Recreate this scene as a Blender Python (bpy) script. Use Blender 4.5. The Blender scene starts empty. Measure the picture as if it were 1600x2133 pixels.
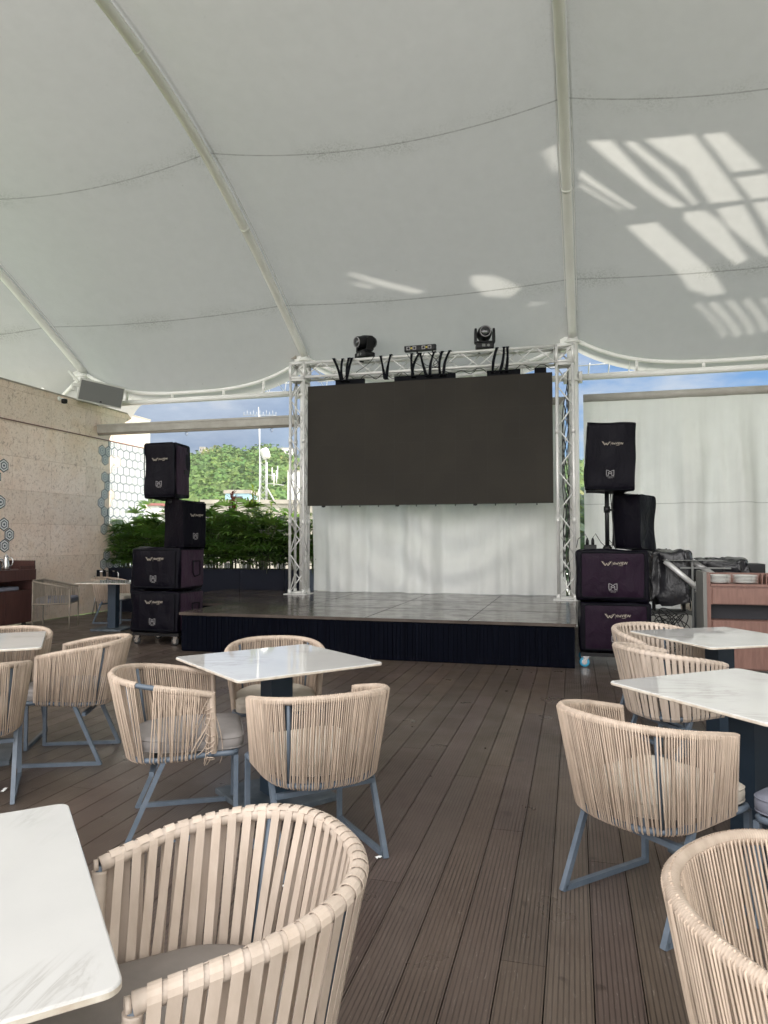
import bpy, math, random
import numpy as np
from mathutils import Vector, Matrix, noise
rnd = random.Random(7)
R = math.radians
scene = bpy.context.scene
C = scene.collection

# ------------------------------------------------------------------ camera, sky, sun
CAM_H = 1.415
cam_d = bpy.data.cameras.new('camera'); cam = bpy.data.objects.new('camera', cam_d); C.objects.link(cam)
cam.location = (0, 0, CAM_H)
cam.rotation_euler = (R(90) + math.atan(57/1480.), 0, R(15))
cam_d.sensor_fit = 'VERTICAL'; cam_d.sensor_height = 36.0; cam_d.lens = 36.0*1480/2133
cam_d.clip_start = .05; cam_d.clip_end = 3000
scene.camera = cam

SUN_EL = 38.0
SUN_AZ_DIR = (1.0, 0.0)            # the sun stands to the right (+X)
world = bpy.data.worlds.new('World'); scene.world = world; world.use_nodes = True
wt = world.node_tree; wt.nodes.clear()
def wn(t, **k):
    n = wt.nodes.new(t)
    for a, b in k.items(): setattr(n, a, b)
    return n
wo = wn('ShaderNodeOutputWorld'); wb = wn('ShaderNodeBackground')
sky = wn('ShaderNodeTexSky'); sky.sky_type = 'NISHITA'; sky.sun_disc = False
sky.sun_elevation = R(SUN_EL); sky.sun_rotation = R(90); sky.air_density = 1.0; sky.dust_density = .6; sky.ozone_density = 2.0
tc = wn('ShaderNodeTexCoord'); sep = wn('ShaderNodeSeparateXYZ'); wt.links.new(tc.outputs['Generated'], sep.inputs[0])
mp = wn('ShaderNodeMapping'); mp.inputs['Scale'].default_value = (2.2, 2.2, 7.0); mp.inputs['Location'].default_value = (1.3, .4, .15)
wt.links.new(tc.outputs['Generated'], mp.inputs[0])
nz = wn('ShaderNodeTexNoise'); nz.inputs['Scale'].default_value = 2.3; nz.inputs['Detail'].default_value = 9; nz.inputs['Roughness'].default_value = .58
wt.links.new(mp.outputs[0], nz.inputs[0])
rmp = wn('ShaderNodeValToRGB'); rmp.color_ramp.elements[0].position = .40; rmp.color_ramp.elements[1].position = .66
wt.links.new(nz.outputs['Fac'], rmp.inputs[0])
# clouds grow denser and brighter overhead
zr = wn('ShaderNodeMapRange'); zr.inputs[1].default_value = .22; zr.inputs[2].default_value = .6; zr.inputs[3].default_value = 0.0; zr.inputs[4].default_value = .8
wt.links.new(sep.outputs['Z'], zr.inputs[0])
cf = wn('ShaderNodeMath', operation='MAXIMUM'); wt.links.new(rmp.outputs[0], cf.inputs[0]); wt.links.new(zr.outputs[0], cf.inputs[1])
# the western (left) low sky is a blue-grey bank of cloud
xr = wn('ShaderNodeMapRange'); xr.inputs[1].default_value = -.45; xr.inputs[2].default_value = -.10; xr.inputs[3].default_value = 1.0; xr.inputs[4].default_value = 0.0
wt.links.new(sep.outputs['X'], xr.inputs[0])
ccol = wn('ShaderNodeMixRGB'); ccol.inputs[1].default_value = (3.9, 4.2, 4.5, 1); ccol.inputs[2].default_value = (1.75, 2.15, 2.95, 1)
wt.links.new(xr.outputs[0], ccol.inputs[0])
bk_ = wn('ShaderNodeMixRGB'); bk_.inputs[1].default_value = (1.6, 2.0, 2.8, 1); bk_.inputs[2].default_value = (3.3, 3.7, 4.3, 1)
wt.links.new(rmp.outputs[0], bk_.inputs[0]); wt.links.new(bk_.outputs[0], ccol.inputs[2])
zb = wn('ShaderNodeMapRange'); zb.inputs[1].default_value = .25; zb.inputs[2].default_value = .7; zb.inputs[3].default_value = 0.0; zb.inputs[4].default_value = 1.0
wt.links.new(sep.outputs['Z'], zb.inputs[0])
ccol2 = wn('ShaderNodeMixRGB'); ccol2.inputs[2].default_value = (1.6, 1.6, 1.6, 1)
wt.links.new(zb.outputs[0], ccol2.inputs[0]); wt.links.new(ccol.outputs[0], ccol2.inputs[1])
skm = wn('ShaderNodeMixRGB', blend_type='MULTIPLY'); skm.inputs[0].default_value = 1; skm.inputs[2].default_value = (.30, .56, .80, 1)
wt.links.new(sky.outputs[0], skm.inputs[1])
cfm = wn('ShaderNodeMath', operation='MAXIMUM')
xm = wn('ShaderNodeMath', operation='MULTIPLY'); xm.inputs[1].default_value = .86; wt.links.new(xr.outputs[0], xm.inputs[0])
wt.links.new(cf.outputs[0], cfm.inputs[0]); wt.links.new(xm.outputs[0], cfm.inputs[1])
mx = wn('ShaderNodeMixRGB'); wt.links.new(cfm.outputs[0], mx.inputs[0]); wt.links.new(skm.outputs[0], mx.inputs[1]); wt.links.new(ccol2.outputs[0], mx.inputs[2])
# bright thin overcast on the side behind the viewer
yr = wn('ShaderNodeMapRange'); yr.inputs[1].default_value = .05; yr.inputs[2].default_value = -.45; yr.inputs[3].default_value = 0.0; yr.inputs[4].default_value = 1.0
wt.links.new(sep.outputs['Y'], yr.inputs[0])
mx2 = wn('ShaderNodeMixRGB'); mx2.inputs[2].default_value = (23, 22.5, 22.0, 1)
wt.links.new(yr.outputs[0], mx2.inputs[0]); wt.links.new(mx.outputs[0], mx2.inputs[1])
wt.links.new(mx2.outputs[0], wb.inputs[0]); wb.inputs[1].default_value = .10
wt.links.new(wb.outputs[0], wo.inputs[0])

sd = bpy.data.lights.new('sun', 'SUN'); sd.energy = 5.0; sd.angle = R(.3); sd.color = (1, .95, .87)
sun = bpy.data.objects.new('sun', sd); C.objects.link(sun)
sun.rotation_euler = Vector((math.cos(R(SUN_EL)), 0, math.sin(R(SUN_EL)))).to_track_quat('Z', 'Y').to_euler()
scene.view_settings.view_transform = 'Standard'; scene.view_settings.look = 'None'; scene.view_settings.gamma = 1
scene.view_settings.exposure = 0.78
scene.cycles.max_bounces = 8; scene.cycles.diffuse_bounces = 5; scene.cycles.transmission_bounces = 6; scene.cycles.transparent_max_bounces = 8
scene.cycles.use_denoising = True
scene.cycles.sample_clamp_indirect = 6

# ------------------------------------------------------------------ materials
def mat(name, col=(.5, .5, .5), rough=.5, metal=0.0, spec=.5):
    m = bpy.data.materials.new(name); m.use_nodes = True
    b = m.node_tree.nodes['Principled BSDF']
    b.inputs['Base Color'].default_value = (*col, 1); b.inputs['Roughness'].default_value = rough
    b.inputs['Metallic'].default_value = metal; b.inputs['Specular IOR Level'].default_value = spec
    return m
class G:
    def __init__(s, m): s.t = m.node_tree; s.b = s.t.nodes['Principled BSDF']
    def n(s, t, **k):
        x = s.t.nodes.new(t)
        for a, b in k.items():
            if a.startswith('i'):
                key = a[1:]; x.inputs[int(key) if key.isdigit() else key.replace('_', ' ')].default_value = b
            else: setattr(x, a, b)
        return x
    def l(s, a, b): s.t.links.new(a, b)
    def coord(s, scale=(1, 1, 1), kind='Object', rot=(0, 0, 0)):
        t = s.n('ShaderNodeTexCoord'); m = s.n('ShaderNodeMapping'); m.inputs['Scale'].default_value = scale; m.inputs['Rotation'].default_value = rot
        s.l(t.outputs[kind], m.inputs[0]); return m.outputs[0]
    def noise(s, vec, scale, detail=4, rough=.55, dist=0):
        x = s.n('ShaderNodeTexNoise'); s.l(vec, x.inputs['Vector']); x.inputs['Scale'].default_value = scale; x.inputs['Detail'].default_value = detail
        x.inputs['Roughness'].default_value = rough; x.inputs['Distortion'].default_value = dist; return x.outputs['Fac']
    def ramp(s, fac, stops):
        x = s.n('ShaderNodeValToRGB'); e = x.color_ramp.elements
        while len(e) < len(stops): e.new(.5)
        for i, (p, c) in enumerate(stops):
            e[i].position = p; e[i].color = (*c, 1) if len(c) == 3 else c
        s.l(fac, x.inputs[0]); return x.outputs[0]
    def mix(s, f, a, b, blend='MIX'):
        x = s.n('ShaderNodeMixRGB', blend_type=blend)
        for i, v in ((0, f), (1, a), (2, b)):
            if hasattr(v, 'is_output'): s.l(v, x.inputs[i])
            else: x.inputs[i].default_value = v if i == 0 else ((*v, 1) if len(v) == 3 else v)
        return x.outputs[0]
    def math(s, op, a, b=0.0, c=None):
        x = s.n('ShaderNodeMath', operation=op)
        for i, v in enumerate((a, b) if c is None else (a, b, c)):
            if hasattr(v, 'is_output'): s.l(v, x.inputs[i])
            else: x.inputs[i].default_value = v
        return x.outputs[0]
    def bump(s, h, strength=.3, dist=.01):
        x = s.n('ShaderNodeBump'); x.inputs['Strength'].default_value = strength; x.inputs['Distance'].default_value = dist
        s.l(h, x.inputs['Height']); s.l(x.outputs[0], s.b.inputs['Normal'])
def varied(name, c1, c2, scale=3, rough=.5, metal=0, bump=0, bscale=40, spec=.5, detail=5, stretch=(1, 1, 1)):
    m = mat(name, c1, rough, metal, spec); g = G(m); v = g.coord(stretch)
    n = g.noise(v, scale, detail); g.l(g.ramp(n, [(.3, c1), (.7, c2)]), g.b.inputs['Base Color'])
    if bump: g.bump(g.noise(v, bscale, 3), bump, .004)
    return m
M = {}
M['steel'] = varied('white_painted_steel', (.95, .945, .92), (.88, .875, .85), 2.5, .28)
M['alu'] = varied('truss_aluminium', (.82, .82, .80), (.66, .66, .65), 6, .40, .25)
M['black'] = mat('black_plastic', (.006, .006, .007), .45, 0, .3)
M['web'] = mat('black_webbing', (.003, .0035, .006), .8, 0, .15)
M['grille'] = mat('grey_grille', (.17, .175, .17), .6)
M['cabinet'] = mat('pale_cabinet', (.62, .62, .58), .5)
M['chrome'] = mat('chrome', (.7, .7, .7), .22, 1)
M['navy'] = varied('navy_powdercoat', (.016, .030, .050), (.022, .04, .062), 5, .38)
M['basep'] = varied('scuffed_base_plate', (.028, .045, .065), (.12, .14, .16), 9, .45, 0, 0)
M['cream'] = mat('logo_cream', (.42, .37, .31), .7)
M['grey'] = mat('mark_grey', (.30, .29, .30), .7)
M['blue'] = mat('caster_blue', (.05, .30, .48), .4)
M['rubber'] = mat('rubber', (.03, .03, .03), .7)
M['plate'] = mat('white_porcelain', (.82, .82, .80), .15)
M['lens'] = mat('lens_glass', (.02, .02, .025), .05, 0, .8)
M['yellow'] = mat('amber_diode', (.5, .4, .05), .4)
M['paper'] = mat('white_tissue', (.85, .85, .85), .9)
M['soil'] = mat('soil', (.05, .035, .025), .95)
# screen
m = mat('led_face', (.03, .027, .023), .7, 0, .15); g = G(m); v = g.coord()
ck = g.n('ShaderNodeTexWhiteNoise', noise_dimensions='3D'); sn = g.n('ShaderNodeVectorMath', operation='SNAP'); sn.inputs[1].default_value = (.2525, 9, .2535); g.l(v, sn.inputs[0]); g.l(sn.outputs[0], ck.inputs[0])
cc = g.ramp(g.noise(v, .9, 2), [(.35, (.032, .0285, .024)), (.65, (.039, .0345, .0285))])
g.l(g.mix(g.math('MULTIPLY', ck.outputs[0], .16), cc, (.018, .016, .014)), g.b.inputs['Base Color']); M['screen'] = m
# frame blue-grey steel
m = mat('blue_grey_steel', (.12, .18, .27), .42); g = G(m); v = g.coord()
c = g.ramp(g.noise(v, 14, 4), [(.35, (.085, .113, .150)), (.7, (.12, .15, .19))])
w = g.ramp(g.noise(v, 60, 5, .7), [(.70, (0, 0, 0)), (.76, (1, 1, 1))])
g.l(g.mix(g.math('MULTIPLY', w, .5), c, (.45, .46, .46)), g.b.inputs['Base Color']); M['frame'] = m
# rope / strap
def ropem(name, a, b, rough=.62):
    m = mat(name, a, rough, 0, .35); g = G(m); v = g.coord((1, 1, .35))
    c = g.ramp(g.noise(v, 26, 4, .6), [(.3, a), (.72, b)])
    at = g.n('ShaderNodeAttribute', attribute_name='tone')
    g.l(g.mix(1.0, c, at.outputs['Color'], 'MULTIPLY'), g.b.inputs['Base Color'])
    g.bump(g.noise(g.coord((1, 1, 1)), 420, 2), .12, .001)
    return m
M['rope'] = ropem('beige_cord', (.44, .35, .28), (.59, .485, .40))
M['strap'] = ropem('beige_strap', (.47, .39, .325), (.575, .49, .425), .42)
M['greyrope'] = ropem('taupe_cord', (.20, .17, .14), (.30, .26, .21))
def fabric(name, a, b, weave=900):
    m = mat(name, a, .9, 0, .2); g = G(m); v = g.coord()
    n = g.noise(v, 7, 6, .6); g.l(g.ramp(n, [(.3, a), (.72, b)]), g.b.inputs['Base Color'])
    g.bump(g.math('ADD', g.noise(v, 14, 3), g.math('MULTIPLY', g.noise(v, weave, 1), .2)), .35, .006); return m
M['cush_light'] = fabric('light_linen', (.55, .50, .43), (.66, .61, .54))
M['cush_taupe'] = fabric('taupe_linen', (.20, .18, .165), (.26, .235, .215))
M['cush_grey'] = fabric('grey_linen', (.23, .215, .21), (.30, .28, .27))
M['cush_blue'] = fabric('blue_grey_linen', (.17, .18, .23), (.23, .24, .29))
# speaker covers
def nylon(name, a, b):
    m = mat(name, a, .5, 0, .10); g = G(m); v = g.coord((1, 1, .6))
    g.l(g.ramp(g.noise(v, 4, 3), [(.35, a), (.7, b)]), g.b.inputs['Base Color'])
    g.bump(g.math('ADD', g.noise(v, 7, 5, .6, 1.2), g.math('MULTIPLY', g.noise(g.coord(), 90, 2), .08)), .55, .03); return m
M['nylon'] = nylon('dark_nylon', (.0020, .0016, .0045), (.0035, .0028, .0065))
M['nylon_p'] = nylon('plum_nylon', (.010, .0042, .0115), (.016, .0068, .017))
M['nylon_s'] = nylon('plum_side_nylon', (.036, .019, .036), (.05, .027, .048)); M['vinyl'] = nylon('black_vinyl', (.012, .012, .015), (.03, .03, .035)); M['vinyl'].node_tree.nodes['Principled BSDF'].inputs['Roughness'].default_value = .25; M['vinyl'].node_tree.nodes['Principled BSDF'].inputs['Specular IOR Level'].default_value = .5
# marble
m = mat('white_marble_ceramic', (.8, .79, .76), .035, 0, .6); g = G(m); v = g.coord((1, 1, 1), 'Object', (0, 0, .6))
vd = g.n('ShaderNodeMapping'); vd.inputs['Scale'].default_value = (1.3, 5.5, 1); g.l(v, vd.inputs[0])
n1 = g.noise(vd.outputs[0], 1.15, 8, .62, .9)
vein = g.ramp(g.math('ABSOLUTE', g.math('SUBTRACT', n1, .5)), [(.0, (1, 1, 1)), (.012, (.4, .4, .4)), (.04, (0, 0, 0))])
msk = g.ramp(g.noise(g.coord((1, 1, 1), 'Object', (0, 0, 2.2)), 1.5, 3), [(.50, (0, 0, 0)), (.64, (1, 1, 1))])
base = g.ramp(g.noise(v, 3, 5), [(.3, (.62, .612, .60)), (.7, (.56, .556, .55))])
g.l(g.mix(g.math('MULTIPLY', vein, g.math('MULTIPLY', msk, .7)), base, (.34, .32, .30)), g.b.inputs['Base Color']); M['marble'] = m
M['edge'] = varied('worn_table_edge', (.70, .66, .58), (.50, .42, .34), 22, .5)
# wood
def wood(name, a, b, st):
    m = mat(name, a, .45); g = G(m); v = g.coord(st)
    g.l(g.ramp(g.noise(v, 5, 6, .6, .5), [(.3, a), (.7, b)]), g.b.inputs['Base Color']); return m
M['wood'] = wood('red_brown_veneer', (.155, .075, .058), (.235, .125, .098), (6, 6, .7))
M['wood_d'] = wood('dark_red_veneer', (.06, .026, .024), (.10, .045, .038), (6, 6, .7))
M['niche'] = mat('dark_niche', (.01, .010, .016), .6)
M['gpanel'] = mat('grey_side_panel', (.16, .16, .15), .5)
# deck boards
m = mat('composite_deck', (.1, .075, .06), .5, 0, .3); g = G(m)
at = g.n('ShaderNodeAttribute', attribute_name='tone'); v = g.coord()
vs = g.n('ShaderNodeMapping'); vs.inputs['Scale'].default_value = (9, .7, 1); g.l(v, vs.inputs[0])
big = g.noise(v, .8, 5, .6); fine = g.noise(vs.outputs[0], 9, 6, .65)
c = g.mix(g.ramp(fine, [(.25, (0, 0, 0)), (.8, (1, 1, 1))]), (.064, .047, .039), (.112, .086, .072))
c = g.mix(g.ramp(big, [(.35, (0, 0, 0)), (.7, (.6, .6, .6))]), c, (.135, .106, .088))
c = g.mix(1.0, c, at.outputs['Color'], 'MULTIPLY')
# scratches and drips
sc = g.n('ShaderNodeMapping'); sc.inputs['Scale'].default_value = (14, 1.4, 1); sc.inputs['Rotation'].default_value = (0, 0, .5); g.l(v, sc.inputs[0])
s1 = g.ramp(g.noise(sc.outputs[0], 7, 3, .5, 2.0), [(.66, (0, 0, 0)), (.70, (1, 1, 1))])
s2 = g.ramp(g.noise(v, 55, 5, .7), [(.69, (0, 0, 0)), (.74, (1, 1, 1))])
c = g.mix(g.math('MULTIPLY', s1, .4), c, (.24, .21, .19)); c = g.mix(g.math('MULTIPLY', s2, .45), c, (.28, .25, .23))
sp = g.ramp(g.noise(v, 6.5, 2, .4), [(.70, (0, 0, 0)), (.73, (1, 1, 1))])
c = g.mix(g.math('MULTIPLY', sp, .55), c, (.03, .022, .018))
sx = g.n('ShaderNodeSeparateXYZ'); g.l(v, sx.inputs[0])
fr = g.math('FRACT', g.math('MULTIPLY', g.math('SUBTRACT', sx.outputs['X'], .045), 1/.01667))
gr = g.math('LESS_THAN', g.math('ABSOLUTE', g.math('SUBTRACT', fr, .5)), .15)
wear = g.ramp(g.noise(v, 1.3, 5, .6), [(.38, (.35, .35, .35)), (.66, (1, 1, 1))])
c = g.mix(g.math('MULTIPLY', g.math('MULTIPLY', gr, .75), wear), c, (.012, .009, .008))
g.l(c, g.b.inputs['Base Color'])
g.l(g.ramp(g.noise(v, 3, 4), [(.3, (.26, .26, .26)), (.7, (.44, .44, .44))]), g.b.inputs['Roughness'])
gro = g.math('MULTIPLY', gr, -1.0)
g.bump(g.math('ADD', gro, g.math('MULTIPLY', fine, .35)), .55, .0022); M['deck'] = m
M['under'] = mat('dark_substructure', (.008, .007, .006), .9)
# stage
m = mat('stage_top', (.05, .047, .047), .16, 0, .3); g = G(m); v = g.coord()
g.l(g.ramp(g.noise(v, 2.2, 5), [(.3, (.045, .036, .031)), (.7, (.105, .085, .073))]), g.b.inputs['Base Color'])
g.l(g.ramp(g.noise(v, 5, 5), [(.3, (.10, .10, .10)), (.7, (.24, .24, .24))]), g.b.inputs['Roughness'])
g.bump(g.noise(v, 3.5, 2), .15, .01); M['stage'] = m
m = mat('stage_skirt', (.008, .011, .022), .7, 0, .04); g = G(m); v = g.coord((30, 30, .5))
g.l(g.ramp(g.noise(v, 3, 4), [(.4, (.001, .0014, .004)), (.8, (.003, .0045, .010))]), g.b.inputs['Base Color']); M['skirt'] = m
M['planter'] = varied('navy_planter', (.005, .007, .016), (.008, .011, .022), 3, .6, spec=.2)
# coral stone
def stone(name, tint):
    m = mat(name, (.6, .48, .38), .8, 0, .25); g = G(m); v = g.coord()
    big = g.noise(v, 1.6, 4); c = g.ramp(big, [(.3, (.90*tint, .72*tint, .59*tint)), (.55, (.95*tint, .81*tint, .70*tint)), (.75, (.88*tint, .69*tint, .54*tint))])
    st = g.n('ShaderNodeMapping'); st.inputs['Scale'].default_value = (1, 1, .8); g.l(v, st.inputs[0])
    pit = g.ramp(g.noise(st.outputs[0], 14, 8, .72, .6), [(.36, (1, 1, 1)), (.43, (0, 0, 0))])
    pit2 = g.ramp(g.noise(st.outputs[0], 32, 6, .75, .8), [(.37, (1, 1, 1)), (.44, (0, 0, 0))])
    pits = g.math('MAXIMUM', pit, pit2)
    # slab joints on the wall plane (Y along the wall, Z up); courses shifted
    bk = g.n('ShaderNodeTexBrick'); cb = g.n('ShaderNodeCombineXYZ'); s = g.n('ShaderNodeSeparateXYZ'); g.l(v, s.inputs[0])
    g.l(s.outputs['Y'], cb.inputs[0]); g.l(s.outputs['Z'], cb.inputs[1]); g.l(cb.outputs[0], bk.inputs[0])
    bk.inputs['Scale'].default_value = 1; bk.inputs['Brick Width'].default_value = .92; bk.inputs['Row Height'].default_value = .56
    bk.inputs['Mortar Size'].default_value = .003; bk.inputs['Mortar Smooth'].default_value = .2; bk.offset = .35
    bk.inputs['Color1'].default_value = (.93, .92, .90, 1); bk.inputs['Color2'].default_value = (1.06, 1.05, 1.05, 1); bk.inputs['Mortar'].default_value = (.78, .72, .66, 1)
    c = g.mix(1.0, c, bk.outputs['Color'], 'MULTIPLY')
    c = g.mix(g.math('MULTIPLY', pits, .45), c, (.34*tint, .22*tint, .15*tint))
    g.l(c, g.b.inputs['Base Color']); g.bump(g.math('MULTIPLY', g.math('ADD', pits, bk.outputs['Fac']), -1.0), .6, .012); return m
M['stone'] = stone('coral_stone', 1.0); M['stone2'] = stone('coral_stone_upper', .92)
M['hexblue'] = mat('slate_hexagon', (.055, .08, .10), .6, 0, .25); M['hexwhite'] = mat('white_hexagon', (.74, .75, .74), .6, 0, .25)
M['plaster'] = varied('cream_plaster', (.72, .69, .60), (.62, .58, .50), 2, .8)
# membrane
m = bpy.data.materials.new('canopy_membrane'); m.use_nodes = True; g = G(m)
uv = g.n('ShaderNodeUVMap', uv_map='UVMap'); su = g.n('ShaderNodeSeparateXYZ'); g.l(uv.outputs[0], su.inputs[0])
ob = g.coord()
dirt = g.noise(ob, 5, 8, .72)
def band(center, wdt):
    d = g.math('ABSOLUTE', g.math('SUBTRACT', su.outputs['Y'], center)); return g.math('SUBTRACT', 1.0, g.math('MINIMUM', g.math('DIVIDE', d, wdt), 1.0))
mild = None; seam = None
for cs in (.95, 3.45, 6.1, 8.9, 11.4):
    b = band(cs, .22); mild = b if mild is None else g.math('MAXIMUM', mild, b)
    b = g.math('GREATER_THAN', band(cs, .009), .01); seam = b if seam is None else g.math('MAXIMUM', seam, b)
mildew = g.math('MULTIPLY', g.ramp(g.noise(ob, 38, 6, .8), [(.47, (0, 0, 0)), (.62, (1, 1, 1))]), g.math('MULTIPLY', mild, g.ramp(g.noise(ob, .9, 4), [(.44, (0, 0, 0)), (.6, (1, 1, 1))])))
speck = g.ramp(g.noise(ob, 22, 3, .5), [(.755, (0, 0, 0)), (.775, (1, 1, 1))])
ub = g.n('ShaderNodeMath', operation='FRACT'); g.l(su.outputs['X'], ub.inputs[0])
edge = g.math('SUBTRACT', 1.0, g.math('MINIMUM', g.math('DIVIDE', g.math('MINIMUM', ub.outputs[0], g.math('SUBTRACT', 1.0, ub.outputs[0])), .10), 1.0))
edged = g.math('MULTIPLY', g.ramp(g.noise(ob, 30, 6, .8), [(.54, (0, 0, 0)), (.70, (1, 1, 1))]), edge)
col = g.ramp(dirt, [(.3, (.50, .50, .48)), (.7, (.53, .53, .51))])
col = g.mix(g.math('MULTIPLY', mildew, .75), col, (.22, .23, .19)); col = g.mix(g.math('MULTIPLY', edged, .5), col, (.28, .28, .24))
col = g.mix(g.math('MULTIPLY', speck, .6), col, (.2, .2, .17))
sm = g.math('MULTIPLY', seam, g.ramp(g.noise(ob, 9, 5, .8), [(.25, (.15, .15, .15)), (.6, (.75, .75, .75))]))
col = g.mix(sm, col, (.22, .22, .20))
dif = g.n('ShaderNodeBsdfDiffuse'); trl = g.n('ShaderNodeBsdfTranslucent'); gl = g.n('ShaderNodeBsdfGlossy'); gl.inputs['Roughness'].default_value = .38
g.l(col, dif.inputs['Color']); g.l(g.mix(1.0, col, (1.62, 1.62, 1.6), 'MULTIPLY'), trl.inputs['Color'])
ms = g.n('ShaderNodeMixShader'); ms.inputs[0].default_value = .29; g.l(dif.outputs[0], ms.inputs[1]); g.l(trl.outputs[0], ms.inputs[2])
ms2 = g.n('ShaderNodeMixShader'); fz = g.n('ShaderNodeFresnel'); fz.inputs[0].default_value = 1.35
g.l(g.math('MULTIPLY', fz.outputs[0], .6), ms2.inputs[0]); g.l(ms.outputs[0], ms2.inputs[1]); g.l(gl.outputs[0], ms2.inputs[2])
wr = g.n('ShaderNodeMapping'); wr.inputs['Scale'].default_value = (2.2, .35, 1); g.l(uv.outputs[0], wr.inputs[0])
bm = g.n('ShaderNodeBump'); bm.inputs['Strength'].default_value = .35; bm.inputs['Distance'].default_value = .05
g.l(g.math('ADD', g.noise(wr.outputs[0], 2.2, 5, .5, .6), g.math('MULTIPLY', seam, -.15)), bm.inputs['Height'])
for q_ in (dif, gl): g.l(bm.outputs[0], q_.inputs['Normal'])
g.l(ms2.outputs[0], g.t.nodes['Material Output'].inputs['Surface']); M['membrane'] = m
# curtain
def curtain_mat(name, c, hem=None):
    m = bpy.data.materials.new(name); m.use_nodes = True; g = G(m); v = g.coord()
    col = g.ramp(g.noise(v, 1.4, 6, .6), [(.3, c), (.7, tuple(x*.9 for x in c))])
    st = g.n('ShaderNodeMapping'); st.inputs['Scale'].default_value = (5, 5, .25); g.l(v, st.inputs[0])
    col = g.mix(g.math('MULTIPLY', g.ramp(g.noise(st.outputs[0], 3, 4), [(.5, (0, 0, 0)), (.75, (1, 1, 1))]), .07), col, (.35, .34, .30))
    col = g.mix(g.math('MULTIPLY', g.ramp(g.noise(v, 16, 5, .7), [(.68, (0, 0, 0)), (.74, (1, 1, 1))]), .3), col, (.25, .25, .22))
    if hem:
        sz = g.n('ShaderNodeSeparateXYZ'); g.l(v, sz.inputs[0]); d = g.math('ABSOLUTE', g.math('SUBTRACT', sz.outputs['Z'], hem))
        col = g.mix(g.math('MULTIPLY', g.math('LESS_THAN', d, .006), .45), col, (.25, .25, .24))
    dif = g.n('ShaderNodeBsdfDiffuse'); trl = g.n('ShaderNodeBsdfTranslucent'); g.l(col, dif.inputs[0]); g.l(col, trl.inputs[0])
    ms = g.n('ShaderNodeMixShader'); ms.inputs[0].default_value = .30; g.l(dif.outputs[0], ms.inputs[1]); g.l(trl.outputs[0], ms.inputs[2])
    g.l(ms.outputs[0], g.t.nodes['Material Output'].inputs['Surface']); return m
M['curtain'] = curtain_mat('blind_cloth', (.90, .90, .88)); M['curtain_hem'] = curtain_mat('hemmed_blind_cloth', (.90, .90, .88), 1.92); M['tube_housing'] = varied('blind_housing', (.48, .47, .43), (.38, .36, .32), 5, .6)
# foliage
def leafm(name, a, b, trans=.35, rough=.4, sc=3):
    m = bpy.data.materials.new(name); m.use_nodes = True; g = G(m); v = g.coord()
    at = g.n('ShaderNodeAttribute', attribute_name='tone')
    col = g.mix(1.0, g.ramp(g.noise(v, sc, 4), [(.3, a), (.7, b)]), at.outputs['Color'], 'MULTIPLY')
    g.l(col, g.b.inputs['Base Color']); g.b.inputs['Roughness'].default_value = rough
    trl = g.n('ShaderNodeBsdfTranslucent'); g.l(g.mix(1.0, col, (1.5, 1.6, .6), 'MULTIPLY'), trl.inputs[0])
    ms = g.n('ShaderNodeMixShader'); ms.inputs[0].default_value = trans; g.l(g.b.outputs[0], ms.inputs[1]); g.l(trl.outputs[0], ms.inputs[2])
    g.l(ms.outputs[0], g.t.nodes['Material Output'].inputs['Surface']); return m
M['palm'] = leafm('palm_leaf', (.065, .145, .030), (.115, .215, .045))
M['stem'] = mat('cane', (.06, .07, .03), .7)
M['redleaf'] = leafm('cordyline_leaf', (.10, .022, .026), (.16, .04, .035))
M['bamboo'] = leafm('bamboo_leaf', (.14, .20, .035), (.22, .28, .05))
M['hilltree'] = leafm('hill_foliage', (.062, .125, .028), (.105, .180, .040), .12, .8, .35)
M['darktree'] = leafm('far_tree_leaf', (.03, .065, .04), (.05, .09, .05))
M['hill'] = varied('hill_ground', (.08, .11, .05), (.16, .14, .10), .05, .95)
M['townground'] = varied('town_ground', (.14, .20, .09), (.10, .17, .06), .08, .95)
M['conc'] = varied('weathered_concrete', (.46, .42, .37), (.30, .27, .23), .9, .85)
M['white'] = varied('white_wall', (.78, .78, .75), (.66, .66, .63), 1.2, .7)
M['lblue'] = mat('pale_blue_wall', (.33, .52, .60), .7)
M['roofr'] = mat('red_roof', (.22, .075, .06), .8)
M['dark'] = mat('dark_opening', (.05, .05, .05), .6)
M['tower'] = mat('galvanised_mast', (.42, .43, .44), .5)
M['blocker'] = varied('pale_sun_blocker', (.82, .80, .75), (.76, .74, .68), 1, .8)  # for the added sun blocker, kept pale to bounce light onto the stone wall

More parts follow.
